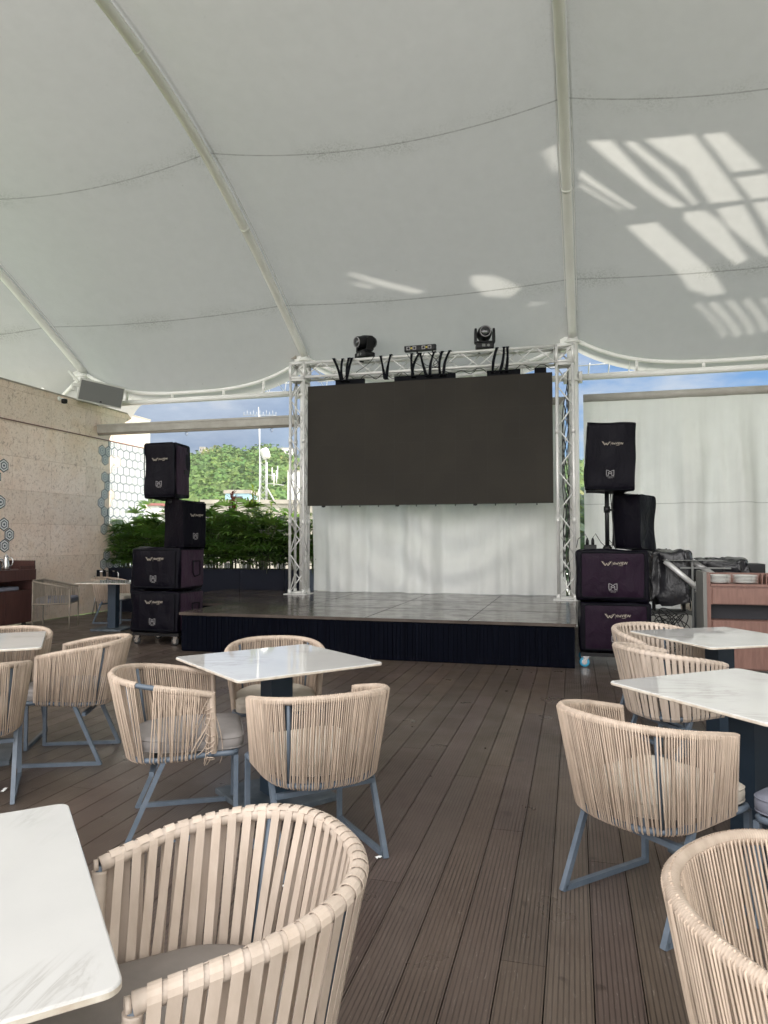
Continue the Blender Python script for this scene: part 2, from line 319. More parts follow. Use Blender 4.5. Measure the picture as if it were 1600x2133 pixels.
# ------------------------------------------------------------------ mesh builder
class MB:
    def __init__(s): s.v = []; s.f = []; s.mi = []; s.sm = []; s.tone = []; s.uv = None
    def add(s, vs, fs, m=0, smooth=False, tone=1.0):
        o = len(s.v); s.v += [tuple(p) for p in vs]; s.f += [tuple(i+o for i in f) for f in fs]
        s.mi += [m]*len(fs); s.sm += [smooth]*len(fs); s.tone += [tone]*len(vs); return s
    def box(s, a, b, m=0, T=None, tone=1.0):
        x0, y0, z0 = a; x1, y1, z1 = b
        v = [(x0, y0, z0), (x1, y0, z0), (x1, y1, z0), (x0, y1, z0), (x0, y0, z1), (x1, y0, z1), (x1, y1, z1), (x0, y1, z1)]
        if T is not None: v = [tuple(T @ Vector(p)) for p in v]
        return s.add(v, [(0, 3, 2, 1), (4, 5, 6, 7), (0, 1, 5, 4), (1, 2, 6, 5), (2, 3, 7, 6), (3, 0, 4, 7)], m, False, tone)
    def bevbox(s, a, b, r=.01, m=0, T=None, seg=3):
        # vertical-edge rounded box with small top/bottom chamfer
        x0, y0, z0 = a; x1, y1, z1 = b
        def loop(ins, z):
            rr = max(r-ins, .0005); L = []
            for cx, cy, st in ((x1-r, y1-r, 0), (x0+r, y1-r, 90), (x0+r, y0+r, 180), (x1-r, y0+r, 270)):
                for k in range(seg+1):
                    t = R(st+90*k/seg); L.append((cx+rr*math.cos(t), cy+rr*math.sin(t), z))
            return L
        c = min(r*.5, (z1-z0)*.3)
        return s.loft([loop(c, z0), loop(0, z0+c), loop(0, z1-c), loop(c, z1)], m, T=T)
    def loft(s, loops, m=0, smooth=False, caps=True, T=None, tone=1.0):
        n = len(loops[0]); v = [p for L in loops for p in L]; f = []
        if T is not None: v = [tuple(T @ Vector(p)) for p in v]
        for i in range(len(loops)-1):
            for j in range(n):
                k = (j+1) % n; f.append((i*n+j, i*n+k, (i+1)*n+k, (i+1)*n+j))
        s.add(v, f, m, smooth, tone)
        if caps:
            o = len(s.v)-len(v); s.f += [tuple(o+j for j in range(n))[::-1], tuple(o+(len(loops)-1)*n+j for j in range(n))]
            s.mi += [m, m]; s.sm += [False, False]
        return s
    def tube(s, pts, r, n=8, m=0, caps=True, smooth=True, closed=False, tone=1.0, square=False, up=None):
        P = [Vector(p) for p in pts]; N = len(P); L = []
        if isinstance(r, (int, float)): r = [r]*N
        t0 = (P[1]-P[0]).normalized()
        u = Vector(up) if up else (Vector((0, 0, 1)) if abs(t0.z) < .9 else Vector((1, 0, 0)))
        u = (u - t0*u.dot(t0)).normalized()
        for i in range(N):
            if closed: t = (P[(i+1) % N]-P[i-1]).normalized()
            else: t = (P[min(i+1, N-1)]-P[max(i-1, 0)]).normalized()
            u = (u-t*u.dot(t)); u = u.normalized() if u.length > 1e-6 else Vector((1, 0, 0)); w = t.cross(u)
            ring = []
            for k in range(n):
                a = 2*math.pi*(k+(.5 if square else 0))/n; q = P[i]+(u*math.cos(a)+w*math.sin(a))*r[i]; ring.append(tuple(q))
            L.append(ring)
        if closed:
            L.append(L[0]); return s.loft(L, m, smooth, False, tone=tone)
        return s.loft(L, m, smooth, caps, tone=tone)
    def bar(s, a, b, w, m=0, up=None, h=None):   # square tube
        a = Vector(a); b = Vector(b); t = (b-a).normalized(); u = Vector(up) if up else (Vector((0, 0, 1)) if abs(t.z) < .9 else Vector((0, 1, 0)))
        u = (u-t*u.dot(t)).normalized(); k = t.cross(u); h = h or w; L = []
        for p in (a, b): L.append([tuple(p+k*w/2*x+u*h/2*y) for x, y in ((1, 1), (-1, 1), (-1, -1), (1, -1))])
        return s.loft(L, m)
    def lathe(s, prof, n=20, m=0, T=None, smooth=True, caps=True):
        L = [[(r*math.cos(2*math.pi*k/n), r*math.sin(2*math.pi*k/n), z) for k in range(n)] for r, z in prof]
        return s.loft(L, m, smooth, caps, T=T)
    def prism(s, poly, d0, d1, m=0, T=None):
        return s.loft([[(x, y, d0) for x, y in poly], [(x, y, d1) for x, y in poly]], m, T=T)
    def build(s, name, mats, parent=None, col=C):
        me = bpy.data.meshes.new(name); me.from_pydata(s.v, [], s.f)
        if not isinstance(mats, (list, tuple)): mats = [mats]
        for x in mats: me.materials.append(x)
        me.polygons.foreach_set('material_index', s.mi); me.polygons.foreach_set('use_smooth', s.sm)
        if any(t != 1.0 for t in s.tone):
            at = me.color_attributes.new('tone', 'FLOAT_COLOR', 'POINT')
            a = np.ones((len(s.v), 4), dtype=np.float32)
            tt = [t if isinstance(t, tuple) else (t, t, t) for t in s.tone]; a[:, :3] = np.array(tt)
            at.data.foreach_set('color', a.ravel())
        elif any(mm.name in ('beige_cord', 'beige_strap', 'taupe_cord', 'composite_deck', 'palm_leaf', 'cordyline_leaf', 'bamboo_leaf', 'hill_foliage', 'far_tree_leaf') for mm in mats):
            at = me.color_attributes.new('tone', 'FLOAT_COLOR', 'POINT'); at.data.foreach_set('color', np.ones(len(s.v)*4, dtype=np.float32))
        if s.uv is not None:
            ul = me.uv_layers.new(name='UVMap'); li = np.empty(len(me.loops), dtype=np.int32); me.loops.foreach_get('vertex_index', li)
            ul.data.foreach_set('uv', np.array(s.uv, dtype=np.float32)[li].ravel())
        me.validate(); me.update()
        o = bpy.data.objects.new(name, me); col.objects.link(o)
        if parent is not None: o.parent = parent
        return o
def tag(o, label=None, cat=None, group=None, kind=None):
    if label: o['label'] = label
    if cat: o['category'] = cat
    if group: o['group'] = group
    if kind: o['kind'] = kind
    return o
def thing(name, label, cat, loc=(0, 0, 0), rz=0, group=None):
    o = bpy.data.objects.new(name, None); C.objects.link(o); o.location = loc; o.rotation_euler = (0, 0, rz); o.empty_display_size = .2
    return tag(o, label, cat, group)
def copy_tree(o, parent=None):
    c = o.copy(); C.objects.link(c)
    if parent is not None: c.parent = parent
    for ch in list(o.children): copy_tree(ch, c)
    return c
def struct(o): o['kind'] = 'structure'; return o
def text_into(mb, s, size, T, m=0, ext=.0008, bold=False):
    cu = bpy.data.curves.new('t', 'FONT'); cu.body = s; cu.size = size; cu.extrude = ext; cu.align_x = 'LEFT'; cu.resolution_u = 3
    if bold: cu.offset = size*.02
    o = bpy.data.objects.new('t', cu); C.objects.link(o); dg = bpy.context.evaluated_depsgraph_get(); me = o.evaluated_get(dg).to_mesh()
    mb.add([tuple(T @ v.co) for v in me.vertices], [tuple(p.vertices) for p in me.polygons], m)
    w = max((v.co.x for v in me.vertices), default=0)
    o.evaluated_get(dg).to_mesh_clear(); bpy.data.objects.remove(o); bpy.data.curves.remove(cu); return w

# ------------------------------------------------------------------ ground, deck
mb = MB(); mb.add([(-900, -400, -14), (900, -400, -14), (900, 1400, -14), (-900, 1400, -14)], [(0, 1, 2, 3)])
struct(mb.build('ground', M['townground']))
mb = MB(); bw = .15
nb0 = -62
for i in range(nb0, 64):
    x0 = i*bw+.0022+.045; x1 = (i+1)*bw-.0022+.045; y = -5.0-rnd.random()*2.2
    while y < 13.6:
        ln = rnd.choice((2.2, 2.4, 2.9, 3.6)); tn = rnd.uniform(.82, 1.12); tn = (tn, tn*rnd.uniform(.96, 1.02), tn*rnd.uniform(.93, 1.03))
        y1 = min(y+ln-.0018, 13.7)
        if x0 > -8.99 and y1 > -5: mb.box((x0, max(y, -5), -.024), (x1, y1, 0), 0, None, tn)
        y += ln
deck = struct(mb.build('floor', M['deck']))
mb = MB(); mb.box((-9.0, -5, -.6), (9.6, 13.7, -.03)); struct(mb.build('floor_substructure', M['under']))
mb = MB(); mb.box((-14, -6, -13.9), (10.2, 13.72, -.62)); ob = mb.build('terrace_building', M['white']); tag(ob, 'pale building whose roof carries the timber deck', 'building')

# ------------------------------------------------------------------ stage
st = thing('stage_platform', 'low dark stage platform with glossy top and ribbed navy skirt', 'stage', (-2.4, 8.1, 0))
def sh(p): return (p[0]+2.4, p[1]-8.1, p[2])
mb = MB()
mb.box(sh((-4.83, 8.12, 0)), sh((-.01, 12.10, .455)))
mb.box(sh((-6.3, 9.35, 0)), sh((-4.83, 12.10, .453)))
x = -4.83
while x < -.05:
    w = rnd.choice((.045, .06, .06, .03)); mb.box(sh((x+.004, 8.105+rnd.uniform(-.003, .003), .01)), sh((min(x+w, -.012), 8.12, .452))); x += w
y = 8.12
for k in range(60):
    mb.box(sh((-4.846, y+.004, .01)), sh((-4.83, y+.05, .452))); y += .055
    if y > 9.28: break
ob = mb.build('skirt', M['skirt'], st)
mb = MB()
mb.box(sh((-4.86, 8.08, .457)), sh((.01, 12.10, .492)))
mb.box(sh((-6.3, 9.33, .457)), sh((-4.862, 12.10, .490)))
mb.build('top', M['stage'], st)
mb = MB()
for yy in (9.3, 10.52, 11.74): mb.box(sh((-4.85, yy, .4925)), sh((0, yy+.006, .4935)))
for xx in (-3.62, -2.4, -1.18): mb.box(sh((xx, 8.09, .4925)), sh((xx+.006, 12.0, .4935)))
mb.build('joint_strips', M['rubber'], st)

# ------------------------------------------------------------------ canopy
AS = [4.73, 5.32, 5.90, 6.40, 6.80, 7.07, 7.22, 7.27]
def zarch(s):
    if s > 7: s = 14-s
    if s < 0: return 4.73+.6*s
    i = min(int(s), 6); t = s-i; p1 = AS[i]; p2 = AS[i+1]; p0 = AS[i-1] if i > 0 else 2*p1-p2; p3 = AS[i+2] if i < 6 else AS[6]
    return .5*((2*p1)+(-p0+p2)*t+(2*p0-5*p1+4*p2-p3)*t*t+(-p0+3*p1-3*p2+p3)*t**3)
def amp(s):
    if s > 7: s = 14-s
    return float(np.interp(s, (-3, 0, .3, .7, 1, 2, 3.4, 5, 7), (.62, .50, .28, .12, .08, .15, .26, .36, .4)))
PITCH = 4.7
can = thing('tensile_canopy', 'large white tensile membrane canopy on arched white steel tubes over the deck', 'canopy', (0, 12, 0))
mb = MB(); uvs = []
NB = 26
def over(x): 
    t = min(1, max(0, (-8.0-x)/2)); return .32+1.4*t*t*(3-2*t)
rows = [-1+.0]+list(np.linspace(-.8, 0, 5))+list(np.linspace(.12, 9.6, 70))
grid = []
for bi in range(-3, 2):
    for k in range(NB+(1 if bi == 1 else 0)):
        grid.append(bi+k/NB)
def cz(X, s):
    t = X % 1.0; q = min(1, max(0, s/.8)); par = 4*t*(1-t); steep = 1-abs(2*t-1)**3
    return zarch(s)-(par*q+steep*(1-q))*amp(s)
nrow = len(rows)
for X in grid:
    for r_ in rows:
        s = r_*over(X*PITCH) if r_ < 0 else r_
        sx_ = max(s, 0) if s < 7 else 14-s
        z = cz(X, s)+.085
        if -.18 < (X % 1.0)-.0 < .0: pass
        mb.v.append((X*PITCH-.022*max(sx_, 0), -s, z)); uvs.append((X, s)); mb.tone.append(1.0)
for i in range(len(grid)-1):
    for j in range(nrow-1):
        a = i*nrow+j; mb.f.append((a, a+nrow, a+nrow+1, a+1)); mb.mi.append(0); mb.sm.append(True)
mb.uv = uvs
mb.build('membrane', M['membrane'], can)
for bi in range(-3, 3):
    mb = MB(); pts = [(bi*PITCH-.022*(s if s < 7 else 14-s), -s, zarch(s)) for s in np.linspace(0, 9.6, 45)]
    mb.tube(pts, .068, 14); 
    for s in (2.35, 5.0, 8.5): # flanged joints
        p0 = (bi*PITCH-.022*s, -s, zarch(s)); p1 = (bi*PITCH-.022*(s+.03), -s-.03, zarch(s+.03)); mb.tube([p0, p1], .073, 14)
    # fabric keder strips along the arch
    for dx in (-.085, .085):
        mb.tube([(p[0]+dx, p[1], p[2]+.075) for p in pts], .008, 5)
    mb.build('arch_beam', M['steel'], can)
    for yy in (0,):
        mb = MB(); X = bi*PITCH
        if bi == -2: X -= .03
        mb.tube([(X, yy, 0 if yy == 0 else -.0), (X, yy, 4.72)], .09, 18)
        mb.lathe([(.13, 0), (.13, .03)], 18, 0, Matrix.Translation((X, yy, 0)))
        mb.lathe([(.115, 0), (.115, .05)], 18, 0, Matrix.Translation((X, yy, 4.0)))
        mb.lathe([(.12, 0), (.12, .04)], 18, 0, Matrix.Translation((X, yy, 4.64)))
        # mast head standing up through the cloth, shackles
        sg = 1 if yy == 0 else -1
        mb.tube([(X-.14, yy+.10*sg, 4.55), (X-.14, yy+.10*sg, 5.08)], .075, 14); mb.tube([(X-.14, yy+.10*sg, 4.9), (X-.14, yy+.10*sg, 4.98)], .10, 14)
        mb.box((X-.2, yy-.02, 4.6), (X+.08, yy+.02, 4.75))
        for q in range(4):
            mb.tube([(X-.10+.07*q, yy+.05, 4.78), (X-.16+.1*q, yy+.1, 4.86), (X-.2+.16*q, yy+.12, 4.83)], .012, 6)
        mb.build('column', M['steel'], can)
        if yy == 0:
            mb = MB(); mb.lathe([(.15, 0), (.165, .01), (.16, .02), (.10, .03)], 20, 0, Matrix.Translation((X-.14, yy+.08, 5.06)) @ Matrix.Rotation(R(28), 4, 'X'))
            mb.build('mast_collar', M['rubber'], can)
def eave_z(t): return 4.70-.46*(1-abs(2*t-1)**3)
for bi in range(-2, 2):
    mb = MB(); x0 = bi*PITCH+.09; x1 = (bi+1)*PITCH-.09
    mb.tube([(x0+(x1-x0)*t, 0, eave_z(t)-.03) for t in np.linspace(0, 1, 30)], .034, 10); mb.build('eave_tube', M['steel'], can)
    mb = MB(); mb.tube([(x0, 0, 4.07), (x1, 0, 4.07)], .052, 12); 
    for xx in (x0, x1-.06): mb.tube([(xx, 0, 4.07), (xx+.06, 0, 4.07)], .10, 14)
    mb.build('lower_beam', M['steel'], can)
    for t in (.2, .42, .66, .84):
        xx = x0+(x1-x0)*t; mb = MB(); mb.tube([(xx, 0, 4.12), (xx, 0, eave_z(t)-.05)], .026, 10); mb.build('strut', M['steel'], can)
    # edge rail with lacing behind the cloth
    mb = MB()
    for zz, yy in ((4.36, .42), (4.20, .42)):
        mb.tube([(x0+(x1-x0)*t, yy, zz+.03*math.sin(t*3.1)) for t in np.linspace(0, 1, 12)], .009, 6)
    for k in range(14):
        t = (k+.5)/14; xx = x0+(x1-x0)*t; mb.tube([(xx, .42, 4.16), (xx+.03, .42, 4.40)], .007, 5); mb.tube([(xx, .42, 4.2), (xx, .1, 4.3)], .006, 4)
    mb.build('edge_rail', M['steel'], can)
# the bay left of the wall: rising rail, posts, braces
mb = MB(); a = (-9.5, 0, 4.74); b = (-13.9, 0, 5.02)
mb.tube([a, b], .055, 10); mb.tube([(-9.5, 0, 4.07), (-13.9, 0, 4.07)], .06, 10)
for xx in (-10.35, -11.6, -12.8): mb.tube([(xx, 0, 4.07), (xx, 0, 4.80)], .045, 10)
mb.tube([(-10.4, 0, 4.8), (-11.6, 0, 4.1)], .035, 8); mb.tube([(-9.55, .05, 4.62), (-10.4, .3, 4.15)], .035, 8); mb.tube([(-9.55, .1, 4.72), (-11.3, 1.2, 4.3)], .035, 8)
mb.build('side_rail', M['steel'], can)
# stay cables fanning from column heads
for X in (-9.4, -4.7, 0):
    for sgn in (-1, 1):
        mb = MB()
        pts = [(X+sgn*(.12+1.3*t), .12, 4.83-.42*t+.10*(t-.5)**2) for t in np.linspace(0, 1, 8)]; mb.tube(pts, .008, 5); mb.build('edge_cable', M['steel'], can)
mb = MB()
mb.box((-4.96, -.05, 4.70), (-4.86, .03, 4.80)); mb.build('junction_box', M['conc'], can)

# ------------------------------------------------------------------ roller blinds
def blind(name, label, x0, x1, y, ztop, zbot, seed, folds=1.0, hem=None, swag=False):
    t = thing(name, label, 'roller blind', ((x0+x1)/2, y, zbot)); cx = (x0+x1)/2
    mb = MB(); mb.tube([(x0-cx, 0, ztop-zbot), (x1-cx, 0, ztop-zbot)], .065, 14); mb.build('roller_tube', M['tube_housing'], t)
    mb = MB(); nx = 150; nz_ = 60
    for j in range(nz_+1):
        z = (ztop-.05-zbot)*(1-j/nz_); 
        for i in range(nx+1):
            x = x0+(x1-x0)*i/nx; d = j/nz_
            w = noise.noise(Vector((x*2.0+seed, 0, z*.22)))*.13+noise.noise(Vector((x*5.0+seed, 3, z*.35)))*.06+noise.noise(Vector((x*11+seed, 3, z*.3)))*.016+noise.noise(Vector((x*1.1, seed, z*1.3)))*.02
            w *= min(1, .06+2.6*d)*folds*1.5
            if swag:
                u = (x-(x0+x1)/2)/((x1-x0)/2); zz = z/1.6
                cv = zz*1.25-1.0*abs(u-.15)**1.6; w += .045*math.sin(12*cv+.8+1.5*noise.noise(Vector((u*2, zz*2, 4))))*max(0, 1-abs(u)**2)*min(1, 1.6-zz)
            if hem and j*(ztop-zbot)/nz_ > hem: w += .006*math.sin(x*26)+.004*math.sin(x*61+1)
            mb.v.append((x-cx, -.0+w, z)); mb.tone.append(1.0)
    for j in range(nz_):
        for i in range(nx):
            a = j*(nx+1)+i; mb.f.append((a, a+1, a+nx+2, a+nx+1)); mb.mi.append(0); mb.sm.append(True)
    mb.build('cloth', M['curtain_hem' if hem else 'curtain'], t)
    if not swag: mb = MB(); mb.tube([(x0-cx, 0, .03), (x1-cx, 0, .03)], .022, 8); mb.build('bottom_bar', M['tube_housing'], t)
    return t
blind('roller_blind', 'long white roller blind with a wide hem lowered behind the sideboard and right speaker stack', .16, 4.55, 12.0, 3.72, .06, 3.1, 1.7, 1.62)
blind('roller_blind', 'creased white roller blind lowered to the stage behind the dark screen', -4.56, -.14, 12.0, 3.70, .494, 9.4, 1.1, None, True)
t = thing('rolled_blind', 'rolled up blind in its grey housing between wall and truss, above the palms', 'roller blind', (-6.9, 12, 3.5))
mb = MB(); mb.box((-2.15, -.06, 0), (2.1, .06, .15)); mb.box((-2.15, -.075, .13), (2.1, .07, .165)); mb.build('housing', M['tube_housing'], t)
mb = MB(); mb.tube([(-2.15, 0, -.01), (2.1, 0, -.01)], .035, 10); mb.build('rolled_cloth', M['conc'], t)
mb = MB()
for xx in (-.2, 1.55): mb = MB(); mb.tube([(xx, 0, -.03), (xx-.03, 0, -.08), (xx, 0, -.12), (xx+.03, 0, -.08), (xx, 0, -.04)], .006, 6); mb.build('hook', M['chrome'], t)
mb = MB(); mb.tube([(-2.22, -.0, -.25), (-2.22, 0, .52)], .045, 12); mb.box((-2.27, -.05, -.32), (-2.17, .05, -.02)); mb.build('end_bracket', M['steel'], t)

# ------------------------------------------------------------------ stone wall
wl = thing('stone_wall', 'tan coral stone wall with patches of white and slate hexagon tiles', 'wall', (-9, 11, 0))
mb = MB(); mb.box((-.35, -16, 0), (0, 2.62, 3.38)); mb.build('lower_panel', M['stone'], wl)
mb = MB(); mb.box((-.40, -16, 3.40), (-.03, 2.25, 4.035)); mb.build('upper_panel', M['stone2'], wl)
mb = MB(); mb.box((-.40, 2.252, 3.40), (-.028, 2.74, 4.03)); mb.build('plaster_end', M['plaster'], wl)
mb = MB(); mb.box((-.36, -16, 3.38), (.012, 2.62, 3.40)); mb.build('ledge', M['wood'], wl)
mb = MB(); mb.box((-.42, -16, 4.035), (-.02, 2.76, 4.06)); mb.build('coping', M['conc'], wl)
mb = MB(); hs = .115; dy = hs*math.sqrt(3); dz = hs*1.5
def hexa(y, z, zmax=3.375, zmin=.02):
    def ring(r, d): 
        out = []
        for k in range(6):
            a = R(60*k+30); out.append((d, y-0+r*math.cos(a), min(zmax, max(zmin, z+r*math.sin(a)))))
        return out
    for r, d, mi_ in ((.1145, .003, 0), (.096, .0045, 1), (.069, .006, 0), (.051, .0075, 1), (.021, .009, 0)):
        if z-r > zmax-.01: continue
        L0 = ring(r, 0.0); L1 = ring(r, d)
        mb.loft([L0, L1], mi_)
starts = [(0, 5), (-.15, 0), (0, 0, 2), (1, 0), (-.5, 0), (0, 0), (-.5, 0, 2), (-1, 0, 2), (-.5, 0), (0, 0), (-.5, 0, 2), (1, 0), (1.5, 0), (0, 0), (-.6, 0), (1, 0), (.5, 0)]
first = [13.0-dy*2.5]
offs = [1.5, 0, .5, 2, .5, 1, .5, 0, .5, 1, .5, 2, 2.5, 1, .5, 2, 1.5]
gaps = {2: (1.5, 2.4), 6: (1.5,), 7: (1,), 10: (1.5, ), 13: (2.0,), 4: (), 11: (3,)}
for r_ in range(17):
    z = 3.34-dz*r_; c = offs[r_]; c = math.floor(c)+ (0 if r_ % 2 == 1 else .5)
    while 12.02-11+c*dy < 2.56:
        if not any(abs(c-g_) < .45 for g_ in gaps.get(r_, ())): hexa(1.06+c*dy, z)
        c += 1
for (yy, zz) in ((9.57, 2.62), (9.42, 2.43), (9.23, 2.6), (9.52, 2.02), (9.4, 1.84), (9.6, 1.66), (9.72, 1.49), (9.62, 1.31), (9.42, 1.49), (9.23, 1.66), (9.05, 1.84), (9.2, 2.02), (9.0, 2.43), (9.25, 1.31), (8.8, 1.66), (8.6, 1.84), (8.8, 2.25), (8.4, 2.4)):
    hexa(yy-11, zz)
mb.build('hexagon_tiles', [M['hexblue'], M['hexwhite']], wl)
# camera, ceiling speaker
t = thing('security_camera', 'small dark dome camera on a bracket near the top of the stone wall', 'camera', (-8.98, 10.8, 3.86))
mb = MB(); mb.lathe([(.02, 0), (.05, .01), (.055, .05), (.05, .08), (.01, .085)], 14, 0, Matrix.Translation((.12, 0, 0))); mb.build('dome', M['black'], t)
mb = MB(); mb.tube([(0, 0, .1), (.06, 0, .1), (.12, 0, .08)], .012, 8); mb.lathe([(.04, 0), (.04, .015)], 12, 0, Matrix.Translation((-.0, 0, .1)) @ Matrix.Rotation(R(90), 4, 'Y')); mb.build('bracket', M['steel'], t)
t = thing('hanging_speaker', 'white cabinet loudspeaker with grey grille hung from the left column head', 'speaker', (-8.70, 11.55, 4.18), R(48))
T = Matrix.Rotation(R(7), 4, 'Y') @ Matrix.Rotation(R(14), 4, 'X')
mb = MB(); mb.prism([(-.40, -.20), (.40, -.20), (.30, .22), (-.30, .22)], -.19, .22, 0, T); mb.build('cabinet', M['cabinet'], t)
mb = MB(); mb.box((-.375, -.212, -.165), (.385, -.202, .195), 0, T); mb.build('grille', M['grille'], t)
mb = MB(); mb.box((.0, -.218, -.15), (.035, -.213, -.125), 0, T); mb.build('badge', M['black'], t)
mb = MB(); mb.bar((-.45, .05, .02), (-.45, .05, .16), .05); mb.bar((-.48, -.1, .1), (-.36, -.1, .1), .06); mb.bar((-.35, .1, .2), (-.5, .25, .42), .04); mb.build('bracket', M['cabinet'], t)

# ------------------------------------------------------------------ lighting truss
def box_truss(mb, a, b, w=.29, step=.33, rc=.024, rd=.0105, up=(0, 1, 0)):
    a = Vector(a); b = Vector(b); t = (b-a).normalized(); u = Vector(up); u = (u-t*u.dot(t)).normalized(); v = t.cross(u); h = w/2-rc
    cs = [u*h+v*h, u*h-v*h, -u*h-v*h, -u*h+v*h]
    for c in cs: mb.tube([a+c, b+c], rc, 10)
    L = (b-a).length; n = max(1, round(L/step)); s = L/n
    for f in range(4):
        c0 = cs[f]; c1 = cs[(f+1) % 4]
        for k in range(n):
            p = a+t*(k*s); q = a+t*((k+1)*s); mid = a+t*((k+.5)*s)
            if (k+f) % 2: mb.tube([p+c0, q+c1], rd, 6)
            else: mb.tube([p+c1, q+c0], rd, 6)
        for e in (a, b): mb.tube([e+c0, e+c1], rd*1.2, 6)
tr = thing('lighting_truss', 'square aluminium truss goalpost framing the dark screen on the stage', 'truss', (-2.32, 11.3, .49))
LX = (-2.2, 2.2)
for x in LX:
    mb = MB(); box_truss(mb, (x, 0, .03), (x, 0, 3.62), up=(0, 1, 0)); 
    for q in (.62+.55, 2.55): 
        for c_ in ((1, 1), (1, -1), (-1, 1), (-1, -1)): mb.tube([(x+c_[0]*.121, c_[1]*.121, q), (x+c_[0]*.121, c_[1]*.121, q+.09)], .031, 10)
    lg = mb.build('truss_leg', M['alu'], tr)
    mb = MB(); mb.box((x-.2, -.2, 0), (x+.2, .2, .012)); 
    for c_ in ((1, 1), (1, -1), (-1, 1), (-1, -1)): mb.lathe([(.035, .012), (.03, .09)], 10, 0, Matrix.Translation((x+c_[0]*.121, c_[1]*.121, 0)))
    mb.build('base_plate', M['alu'], lg)
    mb = MB(); box_truss(mb, (x-.145, 0, 3.79), (x+.145, 0, 3.79), step=.3, up=(0, 0, 1)); box_truss(mb, (x, 0, 3.64), (x, 0, 3.935), step=.3); mb.build('corner_block', M['alu'], tr)
mb = MB(); box_truss(mb, (-2.05, 0, 3.79), (2.05, 0, 3.79), step=.30, up=(0, 0, 1)); mb.build('truss_beam', M['alu'], tr)
mb = MB(); prev = None
for k in range(5):
    z0 = .25+.85*k; pts = [(2.2+.05*math.sin(z*4+k), .02+.03*math.cos(z*5), z) for z in np.linspace(.05+.1*k, 3.6-.15*k, 22)]; mb.tube(pts, .0075, 5)
mb.build('cable', M['rubber'], tr)
mb = MB()
for k in range(9):
    x0 = -1.75+.42*k; pts = [(x0+.5*t, .05*math.sin(6*t+k), 3.66+.05*math.sin(9*t+2*k)-.05*math.sin(3.14*t)) for t in np.linspace(0, 1, 10)]; mb.tube(pts, .006, 5)
for k in range(7):
    x0 = rnd.uniform(-1.3, 1.6); pts = [(x0+.16*math.sin(3*t+k), -.15, 3.94-.26*t-.06*math.sin(3.14*t)) for t in np.linspace(0, 1, 8)]; mb.tube(pts, .005, 5)
mb.build('cable', M['rubber'], tr)

sc_ = thing('led_screen', 'wide dark brown LED video wall hanging inside the truss above the white blind', 'screen', (-2.33, 11.24, 1.98))
mb = MB(); mb.box((-2.02, 0, 0), (2.02, .09, 2.03)); mb.build('panel', M['screen'], sc_)
mb = MB()
for k in range(9): mb.box((-2.02+.505*k-.0006, -.0006, .002), (-2.02+.505*k+.0006, .001, 2.028))
for k in range(1, 4): mb.box((-2.02, -.0006, .507*k), (2.02, .001, .507*k+.0009))
mb.build('panel_joints', M['rubber'], sc_)
for (u0, u1) in ((-3.86, -3.36), (-2.84, -1.83), (-1.32, -.80), (-.58, -.40)):
    mb = MB(); mb.box((u0+2.33, .01, 2.03), (u1+2.33, .08, 2.115)); mb.build('hanging_bar', M['web'], sc_)
for k in range(12):
    mb = MB(); xx = -1.75+.32*k; mb.tube([(xx, .05, 0), (xx, .05, -.03)], .008, 6)
    if k % 4 == 0: mb.box((xx-.03, .04, -.025), (xx+.03, .06, 0))
    mb.build('lock_stud', M['black'], sc_)
def strap_(x, dx, dz, w=.045):
    # webbing sling: down the front of the truss, over the top chord, slightly twisted and slack
    mb = MB(); z0, z1 = 2.07, 2.452+dz; bow = rnd.uniform(-.03, .03); ph_ = rnd.uniform(0, 3); L = []
    for k in range(9):
        q = k/8; cx = x+dx*q+bow*math.sin(math.pi*q); hw = w/2*(.62+.38*abs(math.cos(2.2*q+ph_))); yy = -.10-.012*math.sin(math.pi*q); tw = .012*math.sin(4*q+ph_)
        L.append([(cx-hw, yy-tw, z0+(z1-z0)*q), (cx+hw, yy+tw, z0+(z1-z0)*q), (cx+hw, yy+tw+.004, z0+(z1-z0)*q), (cx-hw, yy-tw+.004, z0+(z1-z0)*q)])
    mb.loft(L, 0)
    mb.box((x+dx-w/2, -.10, z1), (x+dx+w/2, .0, z1+.005)); mb.box((x-w/2, -.10, z0-.004), (x+w/2, .0, z0)); mb.build('rigging_strap', M['web'], sc_)
for (px_, dx) in ((718, -.13), (722, .0), (732, .03), (731, .09), (814, -.07), (818, .07), (872, .12), (875, -.03), (902, -.10), (910, .07), (931, .03), (938, .10), (1037, .07), (1052, .06), (1064, .02)):
    strap_(-2.04+(px_-637)*.00788, dx, rnd.uniform(-.012, .004), .05)

